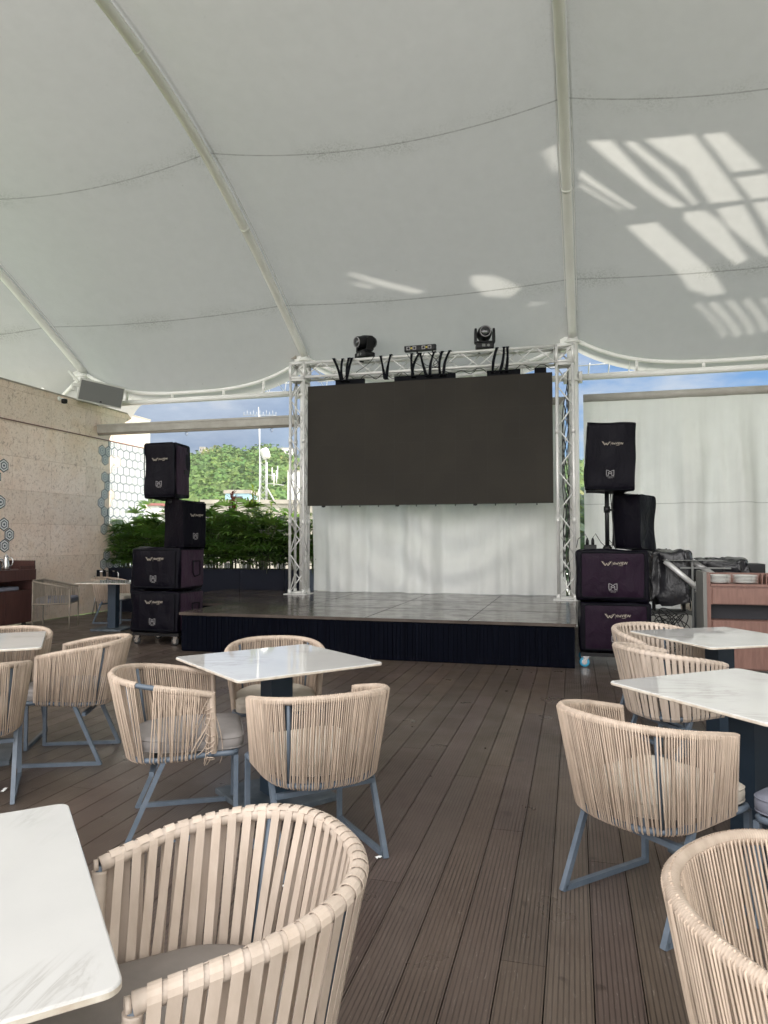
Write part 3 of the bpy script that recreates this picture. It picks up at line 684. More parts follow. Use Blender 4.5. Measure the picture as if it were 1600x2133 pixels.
# moving head lamps and bar light
def moving_head(x, yaw, tilt, label):
    t = thing('moving_head_lamp', label, 'stage light', (x, 11.3, 4.443), yaw, 'stage lamps on the truss')
    mb = MB(); mb.bevbox((-.14, -.12, 0), (.14, .12, .09), .025); mb.build('base', M['black'], t)
    mb = MB(); mb.box((-.05, -.124, .025), (.0, -.121, .07)); mb.build('display', M['grille'], t)
    mb = MB(); mb.lathe([(.022, 0), (.022, .004)], 12, 0, Matrix.Translation((.05, -.121, .047)) @ Matrix.Rotation(R(90), 4, 'X')); mb.build('dial', M['grille'], t)
    mb = MB(); mb.bevbox((-.16, -.07, .10), (.16, .07, .135), .03)
    for sx in (-1, 1):
        mb.loft([[(sx*.125, -.065, .12), (sx*.165, -.065, .12), (sx*.165, .065, .12), (sx*.125, .065, .12)], [(sx*.125, -.06, .30), (sx*.165, -.06, .30), (sx*.165, .06, .30), (sx*.125, .06, .30)], [(sx*.128, -.035, .345), (sx*.16, -.035, .345), (sx*.16, .035, .345), (sx*.128, .035, .345)]])
    mb.build('yoke', M['black'], t)
    T = Matrix.Translation((0, 0, .27)) @ Matrix.Rotation(tilt, 4, 'X') @ Matrix.Rotation(R(90), 4, 'X')
    mb = MB(); mb.lathe([(.02, -.20), (.085, -.19), (.105, -.15), (.115, -.05), (.115, .04), (.10, .08), (.095, .16), (.088, .17)], 22, 0, T)
    for k in range(6): mb.lathe([(.117, -.13+.025*k), (.117, -.12+.025*k)], 22, 0, T)
    hd = mb.build('head', M['black'], t)
    mb = MB(); mb.lathe([(.074, .168), (.07, .176), (.04, .184), (.002, .186)], 22, 0, T); mb.build('lens', M['lens'], hd)
    mb = MB(); mb.lathe([(.088, .165), (.088, .178), (.076, .178), (.076, .165)], 22, 0, T, caps=False); mb.build('lens_ring', M['grey'], hd)
    mb = MB()
    for sx in (-.09, .09): mb.box((sx-.02, -.03, -.05), (sx+.02, .03, 0))
    mb.build('clamp', M['black'], t)
moving_head(-3.36, R(-38), R(8), 'black moving head lamp turned left on the truss, nearer the stone wall')
moving_head(-1.36, R(12), R(4), 'black moving head lamp facing the deck on the right half of the truss')
t = thing('bar_light', 'black bar stage light with four lamp cells tilted on the truss centre', 'stage light', (-2.4, 11.25, 4.53), R(2), 'stage lamps on the truss')
T = Matrix.Rotation(R(-1), 4, 'Y')
mb = MB(); mb.bevbox((-.26, -.05, -.045), (.26, .05, .045), .012, 0, T); mb.build('housing', M['black'], t)
for k in range(4):
    x = (-.19, -.09, .06, .16)[k]; mb = MB(); mb.box((x-.03, -.056, -.03), (x+.03, -.051, .03), 0, T); c_ = mb.build('lamp_cell', M['grey'], t)
    mb = MB(); mb.lathe([(.02, 0), (.012, .006)], 10, 0, T @ Matrix.Translation((x, -.056, 0)) @ Matrix.Rotation(R(90), 4, 'X')); mb.build('lens', M['lens'], c_)
for x in (-.14, .11): mb = MB(); mb.lathe([(.018, 0), (.018, .004)], 6, 0, T @ Matrix.Translation((x, -.051, 0)) @ Matrix.Rotation(R(90), 4, 'X')); mb.build('status_diode', M['yellow'], t)
mb = MB(); mb.bar((-.05, 0, -.04), (-.05, 0, -.1), .03); mb.bar((.2, 0, -.04), (.2, 0, -.09), .02); mb.build('bracket', M['black'], t)

# ------------------------------------------------------------------ speaker stacks
def view_logo(mb, w, T, m=0):
    # winged W made of slanted strokes
    s = w/1.0
    def stroke(x0, y0, x1, y1, t): mb.prism([(x0*s, y0*s), (x0*s+t*s, y0*s), (x1*s+t*s, y1*s), (x1*s, y1*s)], 0, .0012, m, T)
    stroke(0, .20, .15, 0, .03); stroke(.06, .20, .17, .05, .015)
    stroke(.15, .0, .24, .12, .028); stroke(.19, .12, .28, 0, .028); stroke(.28, 0, .42, .20, .032); stroke(.27, .06, .36, .19, .014)
    mb.box((.475*s, -.02*s, 0), (.482*s, .19*s, .0012), m, T)
def m_logo(mb, w, T, m=0):
    s = w
    def pl(pts, t=.07):
        for a, b in zip(pts, pts[1:]):
            a = Vector((a[0], a[1], 0))*s; b = Vector((b[0], b[1], 0))*s; d = (b-a).normalized(); n = Vector((-d.y, d.x, 0))*t*s/2; e = d*t*s*.4
            mb.loft([[tuple(p) for p in (a-e-n, b+e-n, b+e+n, a-e+n)], [tuple(p+Vector((0, 0, .0012))) for p in (a-e-n, b+e-n, b+e+n, a-e+n)]], m, T=T)
    pl([(.28, 0), (0, 0), (0, .72), (.28, .66), (.5, .45), (.72, .66), (1, .72), (1, 0), (.72, 0)])
    pl([(.28, 0), (.28, .42), (.5, .2), (.72, .42), (.72, 0)])
def cover_box(name, parent, sx, sy, sz, T, m, seed, taper=0, nseg=10, wr=.010):
    mb = MB()
    def P(i, j, k, n):
        x = -sx/2+sx*i; y = -sy/2+sy*j; z = sz*k
        if taper: x *= 1-taper*j
        ex = min(1, 3*min(i, 1-i)+.0); 
        r = .035; 
        d = Vector((noise.noise(Vector((x*4+seed, y*4, z*3))), noise.noise(Vector((x*4, y*4+seed, z*3+5))), noise.noise(Vector((x*3, y*4, z*5+seed)))))*wr
        # round the corners
        cx = max(-sx/2+r, min(sx/2-r, x)) if not taper else x; cy = max(-sy/2+r, min(sy/2-r, y)); cz_ = max(r, min(sz-r, z))
        v = Vector((x-cx, y-cy, z-cz_))
        if v.length > r: v = v*(r/v.length)
        return Vector((cx, cy, cz_))+v+d
    n = nseg
    ts = [0, .03, .08]+[.08+.84*q/n for q in range(1, n)]+[.92, .97, 1]; N = len(ts)
    for face in range(6):
        o = len(mb.v); vs = []
        for a in ts:
            for b in ts:
                p = {0: (a, 0, b), 1: (a, 1, b), 2: (0, a, b), 3: (1, a, b), 4: (a, b, 0), 5: (a, b, 1)}[face]
                vs.append(tuple(T @ P(*p, 0)))
        fs = []
        for i in range(N-1):
            for j in range(N-1):
                q = (i*N+j, (i+1)*N+j, (i+1)*N+j+1, i*N+j+1); fs.append(q if face in (0, 3, 5) else q[::-1])
        mb.add(vs, fs, 0, True)
    return mb.build(name, m, parent)
def marks(parent, T, w, lw, zl, zm, mw):
    """lettering and crest on a front face: T maps x right, y up, z outwards"""
    mb = MB(); view_logo(mb, lw, T @ Matrix.Translation((-.5*lw, zl, 0))); mb.build('wing_logo', M['cream'], parent)
    mb = MB(); text_into(mb, 'theVIEW', lw*.175, T @ Matrix.Translation((.012*lw+0, zl+.055*lw, 0))); text_into(mb, 'EVENTS', lw*.05, T @ Matrix.Translation((.27*lw, zl-.01*lw, 0))); mb.build('lettering', M['cream'], parent)
    mb = MB(); m_logo(mb, mw, T @ Matrix.Translation((-.5*mw, zm, 0)));
    text_into(mb, 'MARTIN AUDIO', mw*.15, T @ Matrix.Translation((-.5*mw, zm-.22*mw, 0))); text_into(mb, 'LONDON', mw*.14, T @ Matrix.Translation((-.28*mw, zm-.38*mw, 0))); mb.build('crest', M['grey'], parent)
def piping(mb, x0, x1, z0, z1, y, r=.006):
    rr = .03; pts = []
    for cx, cz_, st in ((x1-rr, z1-rr, 0), (x0+rr, z1-rr, 90), (x0+rr, z0+rr, 180), (x1-rr, z0+rr, 270)):
        for k in range(5):
            t = R(st+90*k/4); pts.append((cx+rr*math.cos(t), y+.004*noise.noise(Vector((cx*5, k, cz_*4))), cz_+rr*math.sin(t)))
    mb.tube(pts, r, 6, closed=True)
FR = Matrix(((1, 0, 0, 0), (0, 0, -1, 0), (0, 1, 0, 0), (0, 0, 0, 1)))   # x right, y->z up, z-> -y outwards
def sub_cover(x, y, z, rz, h, w, d, label, seed, side_handle, dark=False):
    t = thing('covered_subwoofer', label, 'speaker', (x, y, z), rz, 'subwoofers under quilted covers')
    cover_box('cover', t, w, d, h, Matrix.Identity(4), M['nylon'], seed, 0, 12, .026)
    # plum front panel, slightly slack
    mb = MB(); nx, nz_ = 26, 18; x0, x1, z0, z1 = -w/2+.055, w/2-.055, .045, h-.03
    for j in range(nz_+1):
        for i in range(nx+1):
            a, b = i/nx, j/nz_; e = min(1, 8*min(a, 1-a, b, 1-b)); xx = x0+(x1-x0)*a; zz = z0+(z1-z0)*b
            wv = .010*noise.noise(Vector((xx*9+seed, zz*2.2, seed)))+.006*noise.noise(Vector((xx*22, zz*5+seed, 1))) + .006*noise.noise(Vector((xx*4+zz*5, zz*4-xx*3, seed)))
            mb.v.append((xx, -d/2-.012-.012*e+wv*e, zz)); mb.tone.append(1.0)
    for j in range(nz_):
        for i in range(nx):
            a = j*(nx+1)+i; mb.f.append((a, a+1, a+nx+2, a+nx+1)); mb.mi.append(0); mb.sm.append(True)
    mb.build('front_panel', M['nylon'] if dark else M['nylon_p'], t)
    mb = MB(); piping(mb, x0-.004, x1+.004, z0-.004, z1+.004, -d/2-.014, .008); mb.build('piping', M['web'], t)
    marks(t, Matrix.Translation((0, -d/2-.036, 0)) @ FR, w, .235, h*.70, h*.24, .085)
    if side_handle:
        mb = MB(); nx, nz_ = 14, 14
        for j in range(nz_+1):
            for i in range(nx+1):
                a, b = i/nx, j/nz_; e = min(1, 8*min(a, 1-a, b, 1-b)); yy = -d/2+.04+(d-.08)*a; zz = .04+(h-.07)*b
                mb.v.append((w/2+.012+(.008+.010*noise.noise(Vector((yy*6+seed, zz*6, 2))))*e, yy, zz)); mb.tone.append(1.0)
        for j in range(nz_):
            for i in range(nx):
                a = j*(nx+1)+i; mb.f.append((a, a+1, a+nx+2, a+nx+1)); mb.mi.append(0); mb.sm.append(True)
        mb.build('side_panel', M['nylon_s'], t)
        mb = MB(); X = w/2+.03; q = .10; zc = h*.5
        mb.tube([(X, -.02, zc+q), (X, .16, zc+q), (X, .16, zc-q*.9), (X, .02, zc-q*1.1), (X, -.02, zc-q*.6), (X, -.02, zc+q)], .008, 6); mb.build('side_handle', M['web'], t)
    return t
def dolly(x, y, rz, w, d, label, cm):
    t = thing('speaker_dolly', label, 'dolly', (x, y, 0), rz, 'wheeled bases of the speaker stacks')
    mb = MB(); mb.box((-w/2, -d/2, .125), (w/2, d/2, .165)); mb.build('board', M['black'], t)
    for sx in (-1, 1):
        for sy in (-1, 1):
            px, py = sx*(w/2-.06), sy*(d/2-.05)
            mb = MB(); T = Matrix.Translation((px-.02, py, .055)) @ Matrix.Rotation(R(90), 4, 'X') @ Matrix.Rotation(0, 4, 'Z') @ Matrix.Translation((0, 0, -.016))
            mb.lathe([(.032, 0), (.052, .002), (.055, .008), (.055, .024), (.052, .030), (.032, .032)], 18, 0, T); wl_ = mb.build('caster', M['rubber'] if cm == 'chrome' else M[cm], t)
            mb = MB(); mb.lathe([(.03, -.002), (.03, .034)], 14, 0, T); mb.build('hub', M['chrome'], wl_)
            mb = MB()
            for q in (-.022, .022): mb.loft([[(px-.035, py+q-.002, .05), (px-.005, py+q-.002, .05), (px-.005, py+q+.002, .05), (px-.035, py+q+.002, .05)], [(px-.03, py+q-.002, .118), (px+.03, py+q-.002, .118), (px+.03, py+q+.002, .118), (px-.03, py+q+.002, .118)]])
            mb.box((px-.035, py-.04, .118), (px+.035, py+.04, .124)); mb.build('fork', M['chrome'], wl_)
    return t
def top_cover(x, y, z, rz, w, d, h, label, seed, tilt=0, taper=.25, front=True, sidewin=0, pl=False):
    t = thing('covered_speaker', label, 'speaker', (x, y, z), rz, 'pole speakers under black covers')
    T = Matrix.Rotation(tilt, 4, 'Y')
    cover_box('cover', t, w, d, h, T, M['nylon'], seed, taper, 12, .032)
    if front: marks(t, T @ Matrix.Translation((0, -d/2-.020, 0)) @ FR, w, .20, h*.66, h*.22, .08)
    mb = MB(); 
    for xx in (-w/2+.01, w/2-.01): mb.tube([T @ Vector((xx, -d/2-.004, zz)) for zz in np.linspace(.04, h-.03, 8)], .007, 6)
    for zz in (.015, h-.015): mb.tube([T @ Vector((xx, -d/2-.004, zz)) for xx in np.linspace(-w/2+.03, w/2-.03, 8)], .006, 6)
    mb.build('piping', M['web'], t)
    if sidewin:
        mb = MB(); s = sidewin
        for j in range(9):
            for i in range(9):
                a, b = i/8, j/8; e = min(1, 6*min(a, 1-a, b, 1-b)); yy = -d/2+.03+(d-.06)*a; zz = .05+(h-.1)*b
                xx = (w/2)*(1-taper*((yy+d/2)/d))+.008+.006*e+.006*e*noise.noise(Vector((yy*7+seed, zz*6, 2)))
                mb.v.append(tuple(T @ Vector((s*xx, yy, zz)))); mb.tone.append(1.0)
        for j in range(8):
            for i in range(8):
                a = j*9+i; q = (a, a+1, a+10, a+9); mb.f.append(q if s > 0 else q[::-1]); mb.mi.append(0); mb.sm.append(True)
        mb.build('side_panel', M['nylon_s'], t)
        mb = MB(); xx = (w/2)*(1-taper*.6)+.022; mb.bevbox((s*xx-.004, .02, h*.44), (s*xx+.004, .11, h*.52), .003, 0, T); mb.build('handle_opening', M['black'], t)
    return t
# right stack
dolly(.42, 8.50, R(1), .74, .56, 'black wheeled dolly with blue casters under the right speaker stack', 'blue')
sub_cover(.42, 8.50, .168, R(1), .555, .76, .60, 'covered subwoofer at the bottom of the stack right of the stage', 2.2, False)
sub_cover(.40, 8.50, .735, R(0), .56, .77, .60, 'covered subwoofer topmost of the two right of the stage', 5.7, False)
t = thing('speaker_pole', 'black pole carrying the tilted speaker right of the stage', 'stand', (.36, 8.48, 1.30), 0, 'poles on the speaker stacks')
mb = MB(); mb.tube([(0, 0, 0), (0, 0, .72)], .024, 12); mb.lathe([(.05, 0), (.05, .02), (.03, .05)], 14); mb.build('tube', M['black'], t)
mb = MB(); mb.lathe([(.035, 0), (.035, .07)], 12, 0, Matrix.Translation((0, 0, .42))); mb.tube([(.03, 0, .45), (.08, 0, .45)], .012, 8); mb.build('clamp', M['black'], t)
mb = MB(); 
for k in range(3): mb.tube([(.05+.015*math.sin(4*q+k)+.01*k, -.01*k, .02+.62*q) for q in np.linspace(0, 1, 14)], .005, 5)
mb.build('cable', M['rubber'], t)
top_cover(.35, 8.42, 1.955, R(8), .52, .38, .76, 'large covered speaker tilted on its pole against the white blind', 1.3, R(2.5), .22)
top_cover(.67, 8.62, 1.30, R(-36), .36, .34, .63, 'covered speaker standing on the top subwoofer right of the stage', 6.1, 0, .12, False)
t = thing('power_socket', 'small black socket block with two plugs on the right speaker stack', 'socket', (.17, 8.42, 1.30))
mb = MB(); mb.bevbox((-.07, -.03, 0), (.07, .03, .055), .008); mb.build('block', M['black'], t)
for xx in (-.03, .03): mb = MB(); mb.lathe([(.018, .055), (.018, .10), (.008, .13)], 10, 0, Matrix.Translation((xx, 0, 0))); mb.build('plug', M['black'], t)
mb = MB(); mb.tube([(-.03, 0, .13), (-.05, 0, .17), (-.13, 0, .12), (-.15, 0, .02)], .004, 5); mb.tube([(.03, 0, .13), (.06, 0, .18), (.12, .02, .08), (.18, .05, .02), (.25, .05, .06), (.2, .02, .12)], .004, 5); mb.build('cable', M['rubber'], t)
# left stack
dolly(-5.43, 8.75, 0, .70, .62, 'black wheeled dolly with chrome casters under the left speaker stack', 'chrome')
sub_cover(-5.43, 8.73, .168, R(0), .555, .73, .66, 'covered subwoofer at the bottom of the stack by the palms', 8.2, True, True)
sub_cover(-5.43, 8.74, .735, R(0), .565, .73, .66, 'covered subwoofer topmost of the two in front of the palms', 11.7, True, True)
t = thing('speaker_pole', 'black pole hidden behind the covered speakers of the left stack', 'stand', (-5.30, 8.75, 1.30), 0, 'poles on the speaker stacks')
mb = MB(); mb.tube([(0, 0, 0), (0, 0, .72)], .024, 12); mb.build('tube', M['black'], t)
mb = MB(); mb.lathe([(.05, 0), (.05, .10)], 12, 0, Matrix.Translation((-.02, 0, .55))); mb.tube([(-.03, 0, .52), (-.14, 0, .5)], .022, 8); mb.tube([(-.02, -.05, .64), (-.12, -.06, .62)], .05, 10); mb.build('clamp', M['black'], t)
top_cover(-5.42, 8.70, 1.975, R(3), .46, .46, .76, 'large covered speaker on its pole in front of the hexagon tiles', 3.3, R(-1.0), .12, True, 1)
top_cover(-5.22, 8.80, 1.30, R(72), .40, .40, .645, 'covered speaker standing on the top subwoofer beside the palms', 9.1, 0, .10, True)

# ------------------------------------------------------------------ sideboards
t = thing('service_sideboard', 'red brown service sideboard with drawer, dark niche and plates on top', 'sideboard', (1.30, 8.10, 0))
W_, D_ = 1.7, .46
for xx in (0, W_-.035): mb = MB(); mb.box((xx, .0, .0), (xx+.035, D_, 1.075)); mb.build('side_panel', M['gpanel'], t)
mb = MB(); mb.box((.037, .02, .06), (.075, D_-.02, 1.05)); mb.box((.075, .0, .925), (W_-.037, D_-.02, .95)); mb.box((.037, D_-.03, .06), (W_-.037, D_, 1.05)); mb.box((.075, .03, .06), (W_-.037, D_-.03, .57)); mb.box((.075, .02, .735), (W_-.037, D_-.03, .925)); mb.build('carcass', M['wood'], t)
mb = MB(); mb.box((.09, -.004, .745), (W_-.05, .019, .905)); dr = mb.build('drawer_front', M['wood'], t)
mb = MB(); mb.box((.09, .0, .08), (.84, .029, .565)); mb.build('door', M['wood'], t)
mb = MB(); mb.box((.846, .0, .08), (W_-.05, .029, .565)); mb.build('door', M['wood'], t)
mb = MB(); mb.box((.076, .18, .572), (W_-.038, D_-.032, .733)); mb.build('niche', M['niche'], t)
def plates(x, y, z, n, label):
    t = thing('plate_stack', label, 'plates', (x, y, z), 0, 'stacks of plates on the sideboard')
    for k in range(n):
        mb = MB(); zz = k*.0145; mb.lathe([(.06, zz), (.075, zz+.003), (.118, zz+.013), (.122, zz+.0155), (.118, zz+.0165), (.07, zz+.006), (.001, zz+.005)], 32); mb.build('plate', M['plate'], t)
plates(1.475, 8.23, .952, 6, 'stack of white plates at the left end of the sideboard')
plates(1.73, 8.23, .952, 6, 'stack of white plates beside the wooden dividers on the sideboard')
for k in range(4):
    mb = MB(); mb.prism([(.0, 0), (.13, 0), (.13, .06), (.10, .09), (.03, .105), (0, .11)], 0, .008, 0, Matrix(((0, 0, 1, 1.87+.042*k), (1, 0, 0, 8.15), (0, 1, 0, .952), (0, 0, 0, 1))))
    if k == 0: dvt = thing('plate_rack', 'row of rounded wooden dividers standing on the sideboard', 'rack', (0, 0, 0))
    mb.build('divider', M['wood'], dvt)
t = thing('wall_sideboard', 'dark brown service sideboard against the stone wall', 'sideboard', (-8.98, 9.75, 0))
mb = MB(); mb.box((.0, -3.4, .08), (.42, -.0, .60)); mb.box((0, -3.4, .60), (.03, 0, .78)); mb.box((0, -.03, .08), (.43, 0, .80)); mb.build('carcass', M['wood_d'], t)
mb = MB(); mb.box((0, -3.4, .76), (.47, .03, .93)); mb.build('drawer_band', M['wood_d'], t)
mb = MB(); mb.box((0, .005, .932), (.45, .03, 1.07)); mb.box((0, -.32, .932), (.03, .005, 1.07)); mb.box((.44, -.32, .932), (.455, .03, .99)); mb.build('tray_rim', M['wood_d'], t)
for k in range(6): mb = MB(); mb.box((.421, -.02-.55*(k+1)+.006, .10), (.438, -.02-.55*k-.006, .595)); mb.build('door', M['wood_d'], t)
for yy in (-.1, -1.6, -3.3): mb = MB(); mb.lathe([(.03, 0), (.04, .01), (.04, .03), (.03, .08)], 12, 0, Matrix.Translation((.36, yy, 0))); mb.build('foot', M['rubber'], t)
mb = MB(); mb.bevbox((.1, -1.1, .602), (.4, -.25, .66), .02); mb.build('folded_cloth', M['cush_blue'], t)
def pot(x, y, s, m, label):
    t = thing('coffee_pot', label, 'pot', (x, y, .932), R(30), 'pots on the wall sideboard')
    mb = MB(); mb.lathe([(.055*s, 0), (.062*s, .02*s), (.058*s, .09*s), (.042*s, .15*s), (.03*s, .19*s), (.034*s, .21*s)], 20); bd = mb.build('body', m, t)
    mb = MB(); mb.lathe([(.034*s, .21*s), (.03*s, .225*s), (.008*s, .235*s), (.012*s, .25*s), (.004*s, .258*s)], 16); mb.build('lid', m, t)
    mb = MB(); mb.tube([(.03*s, 0, .19*s), (.085*s, 0, .19*s), (.10*s, 0, .14*s), (.09*s, 0, .08*s), (.06*s, 0, .06*s)], .007*s, 8); mb.build('handle', m, t)
    mb = MB(); mb.tube([(-.045*s, 0, .11*s), (-.075*s, 0, .17*s), (-.085*s, 0, .2*s)], [.014*s, .01*s, .007*s], 8); mb.build('spout', m, t)
pot(-8.68, 9.32, 1.0, M['chrome'], 'steel coffee pot on the wall sideboard, nearer the tray rim')
pot(-8.66, 9.12, .9, M['hexblue'], 'blue coffee pot at the left edge of the wall sideboard')

# ------------------------------------------------------------------ tables
def table_top(S, th=.014, r=.03):
    mb = MB(); h = S/2
    def loop(ins, z):
        L = []
        for cx, cy, st_ in ((h-r, h-r, 0), (-h+r, h-r, 90), (-h+r, -h+r, 180), (h-r, -h+r, 270)):
            for k in range(7):
                t = R(st_+15*k); L.append((cx+(r-ins)*math.cos(t), cy+(r-ins)*math.sin(t), z))
        return L
    top = [loop(.004, 0.0), loop(.0015, -.0012), loop(0, -.004)]
    low = [loop(0, -.004), loop(0, -th+.003), loop(.004, -th), loop(.02, -th-.0)]
    mb.loft(top[::-1], 0, False, False); n = len(top[0]); 
    mb.add(top[0], [tuple(range(n))], 0)
    mb.loft(low, 1, False, False); mb.add(low[-1], [tuple(range(n))[::-1]], 1)
    return mb
def table(x, y, deg, label, S=.85, proto=None, H_=.75):
    if proto:
        t = copy_tree(proto); t.location = (x, y, 0); t.rotation_euler = (0, 0, R(deg)); t['label'] = label; return t
    t = thing('cafe_table', label, 'table', (x, y, 0), R(deg), 'square marble topped tables')
    o = table_top(S, .016).build('tabletop', [M['marble'], M['edge']], t); o.location = (0, 0, H_)
    mb = MB(); mb.box((-.065, -.065, .03), (.065, .065, .715)); mb.box((-.16, -.16, .715), (.16, .16, .733)); mb.build('pedestal', M['navy'], t)
    mb = MB(); mb.bevbox((-.25, -.25, 0), (.25, .25, .03), .006, 0); mb.build('base_plate', M['basep'], t)
    return t
T1 = table(-1.60, 3.676, 51.3, 'marble topped table in the middle foreground before the stage')
table(.742, 3.459, 38.6, 'marble topped table at the right between cord chair and sideboard table', proto=T1)
table(.956, 5.352, 30.7, 'marble topped table in front of the red brown sideboard', proto=T1)
table(-3.783, 3.788, 38.5, 'marble topped table cut by the left edge, farther up the deck', proto=T1)
table(-1.255, .958, 44.2+90, 'marble topped table nearest the camera in the lower left corner', proto=T1)
table(-7.02, 9.75, 8, 'marble topped table beside the left speaker stack', proto=T1)
table(1.62, 10.35, 10, 'marble topped table behind the sideboard by the covered equipment', proto=T1)

# ------------------------------------------------------------------ tub chairs
Y0, YB, WW, WO, ZF, ZB = .116, -.362, .592, .541, .678, .754
def rail_fn(off=0.0):
    pts = [(-WO/2, Y0)]
    n = 64
    for i in range(n+1):
        t = i/n*math.pi; x = -math.cos(t); y = math.sin(t)
        pts.append((WW/2*math.copysign(abs(x)**(2/2.4), x), -.04-(-.04-YB)*abs(y)**(2/2.4)))
    pts.append((WO/2, Y0))
    return [Vector((x, y, ZF+(ZB-ZF)*max(0, min(1, (Y0-y)/(Y0-YB)))**.8)) for x, y in pts]
def bottom_fn():
    pts = [(-.248, Y0+.012)]
    n = 64
    for i in range(n+1):
        t = i/n*math.pi; x = -math.cos(t); y = math.sin(t)
        pts.append((.250*math.copysign(abs(x)**(2/2.6), x), -.03-(.245)*abs(y)**(2/2.6)))
    pts.append((.248, Y0+.012))
    return [Vector((x, y, .395-.03*max(0, min(1, (Y0-y)/(Y0-YB))))) for x, y in pts]
def resample(pts, n):
    d = [0]
    for a, b in zip(pts, pts[1:]): d.append(d[-1]+(b-a).length)
    out = []
    for k in range(n+1):
        s = d[-1]*k/n; i = 0
        while i < len(d)-2 and d[i+1] < s: i += 1
        t = (s-d[i])/max(1e-9, d[i+1]-d[i]); out.append(pts[i].lerp(pts[i+1], t))
    return out
RAIL = resample(rail_fn(), 400); BOT = resample(bottom_fn(), 400)
def at(path, u):
    x = max(0, min(.99999, u))*400; i = int(x); return path[i].lerp(path[i+1], x-i)
def tang(path, u):
    return (at(path, min(1, u+.004))-at(path, max(0, u-.004))).normalized()
def outn(path, u):
    t = tang(path, u); n = Vector((t.y, -t.x, 0)).normalized()      # path runs -x arm -> back -> +x arm
    c = at(path, u); 
    return n if n.dot(Vector((c.x, c.y+.08, 0))) > 0 else -n
def wrapped_tube(mb, path, r, n_rings, amp_=.0013, tone=.97, sides=9, m=0):
    P = resample(path, n_rings*2); rr = [r+(amp_ if i % 2 else -amp_*.6) for i in range(len(P))]
    o = len(mb.tone); mb.tube(P, rr, sides, m, tone=tone)
    for i in range(len(P)):
        tn = tone*(1.0 if i % 2 else .80)
        for k in range(sides): mb.tone[o+i*sides+k] = tn
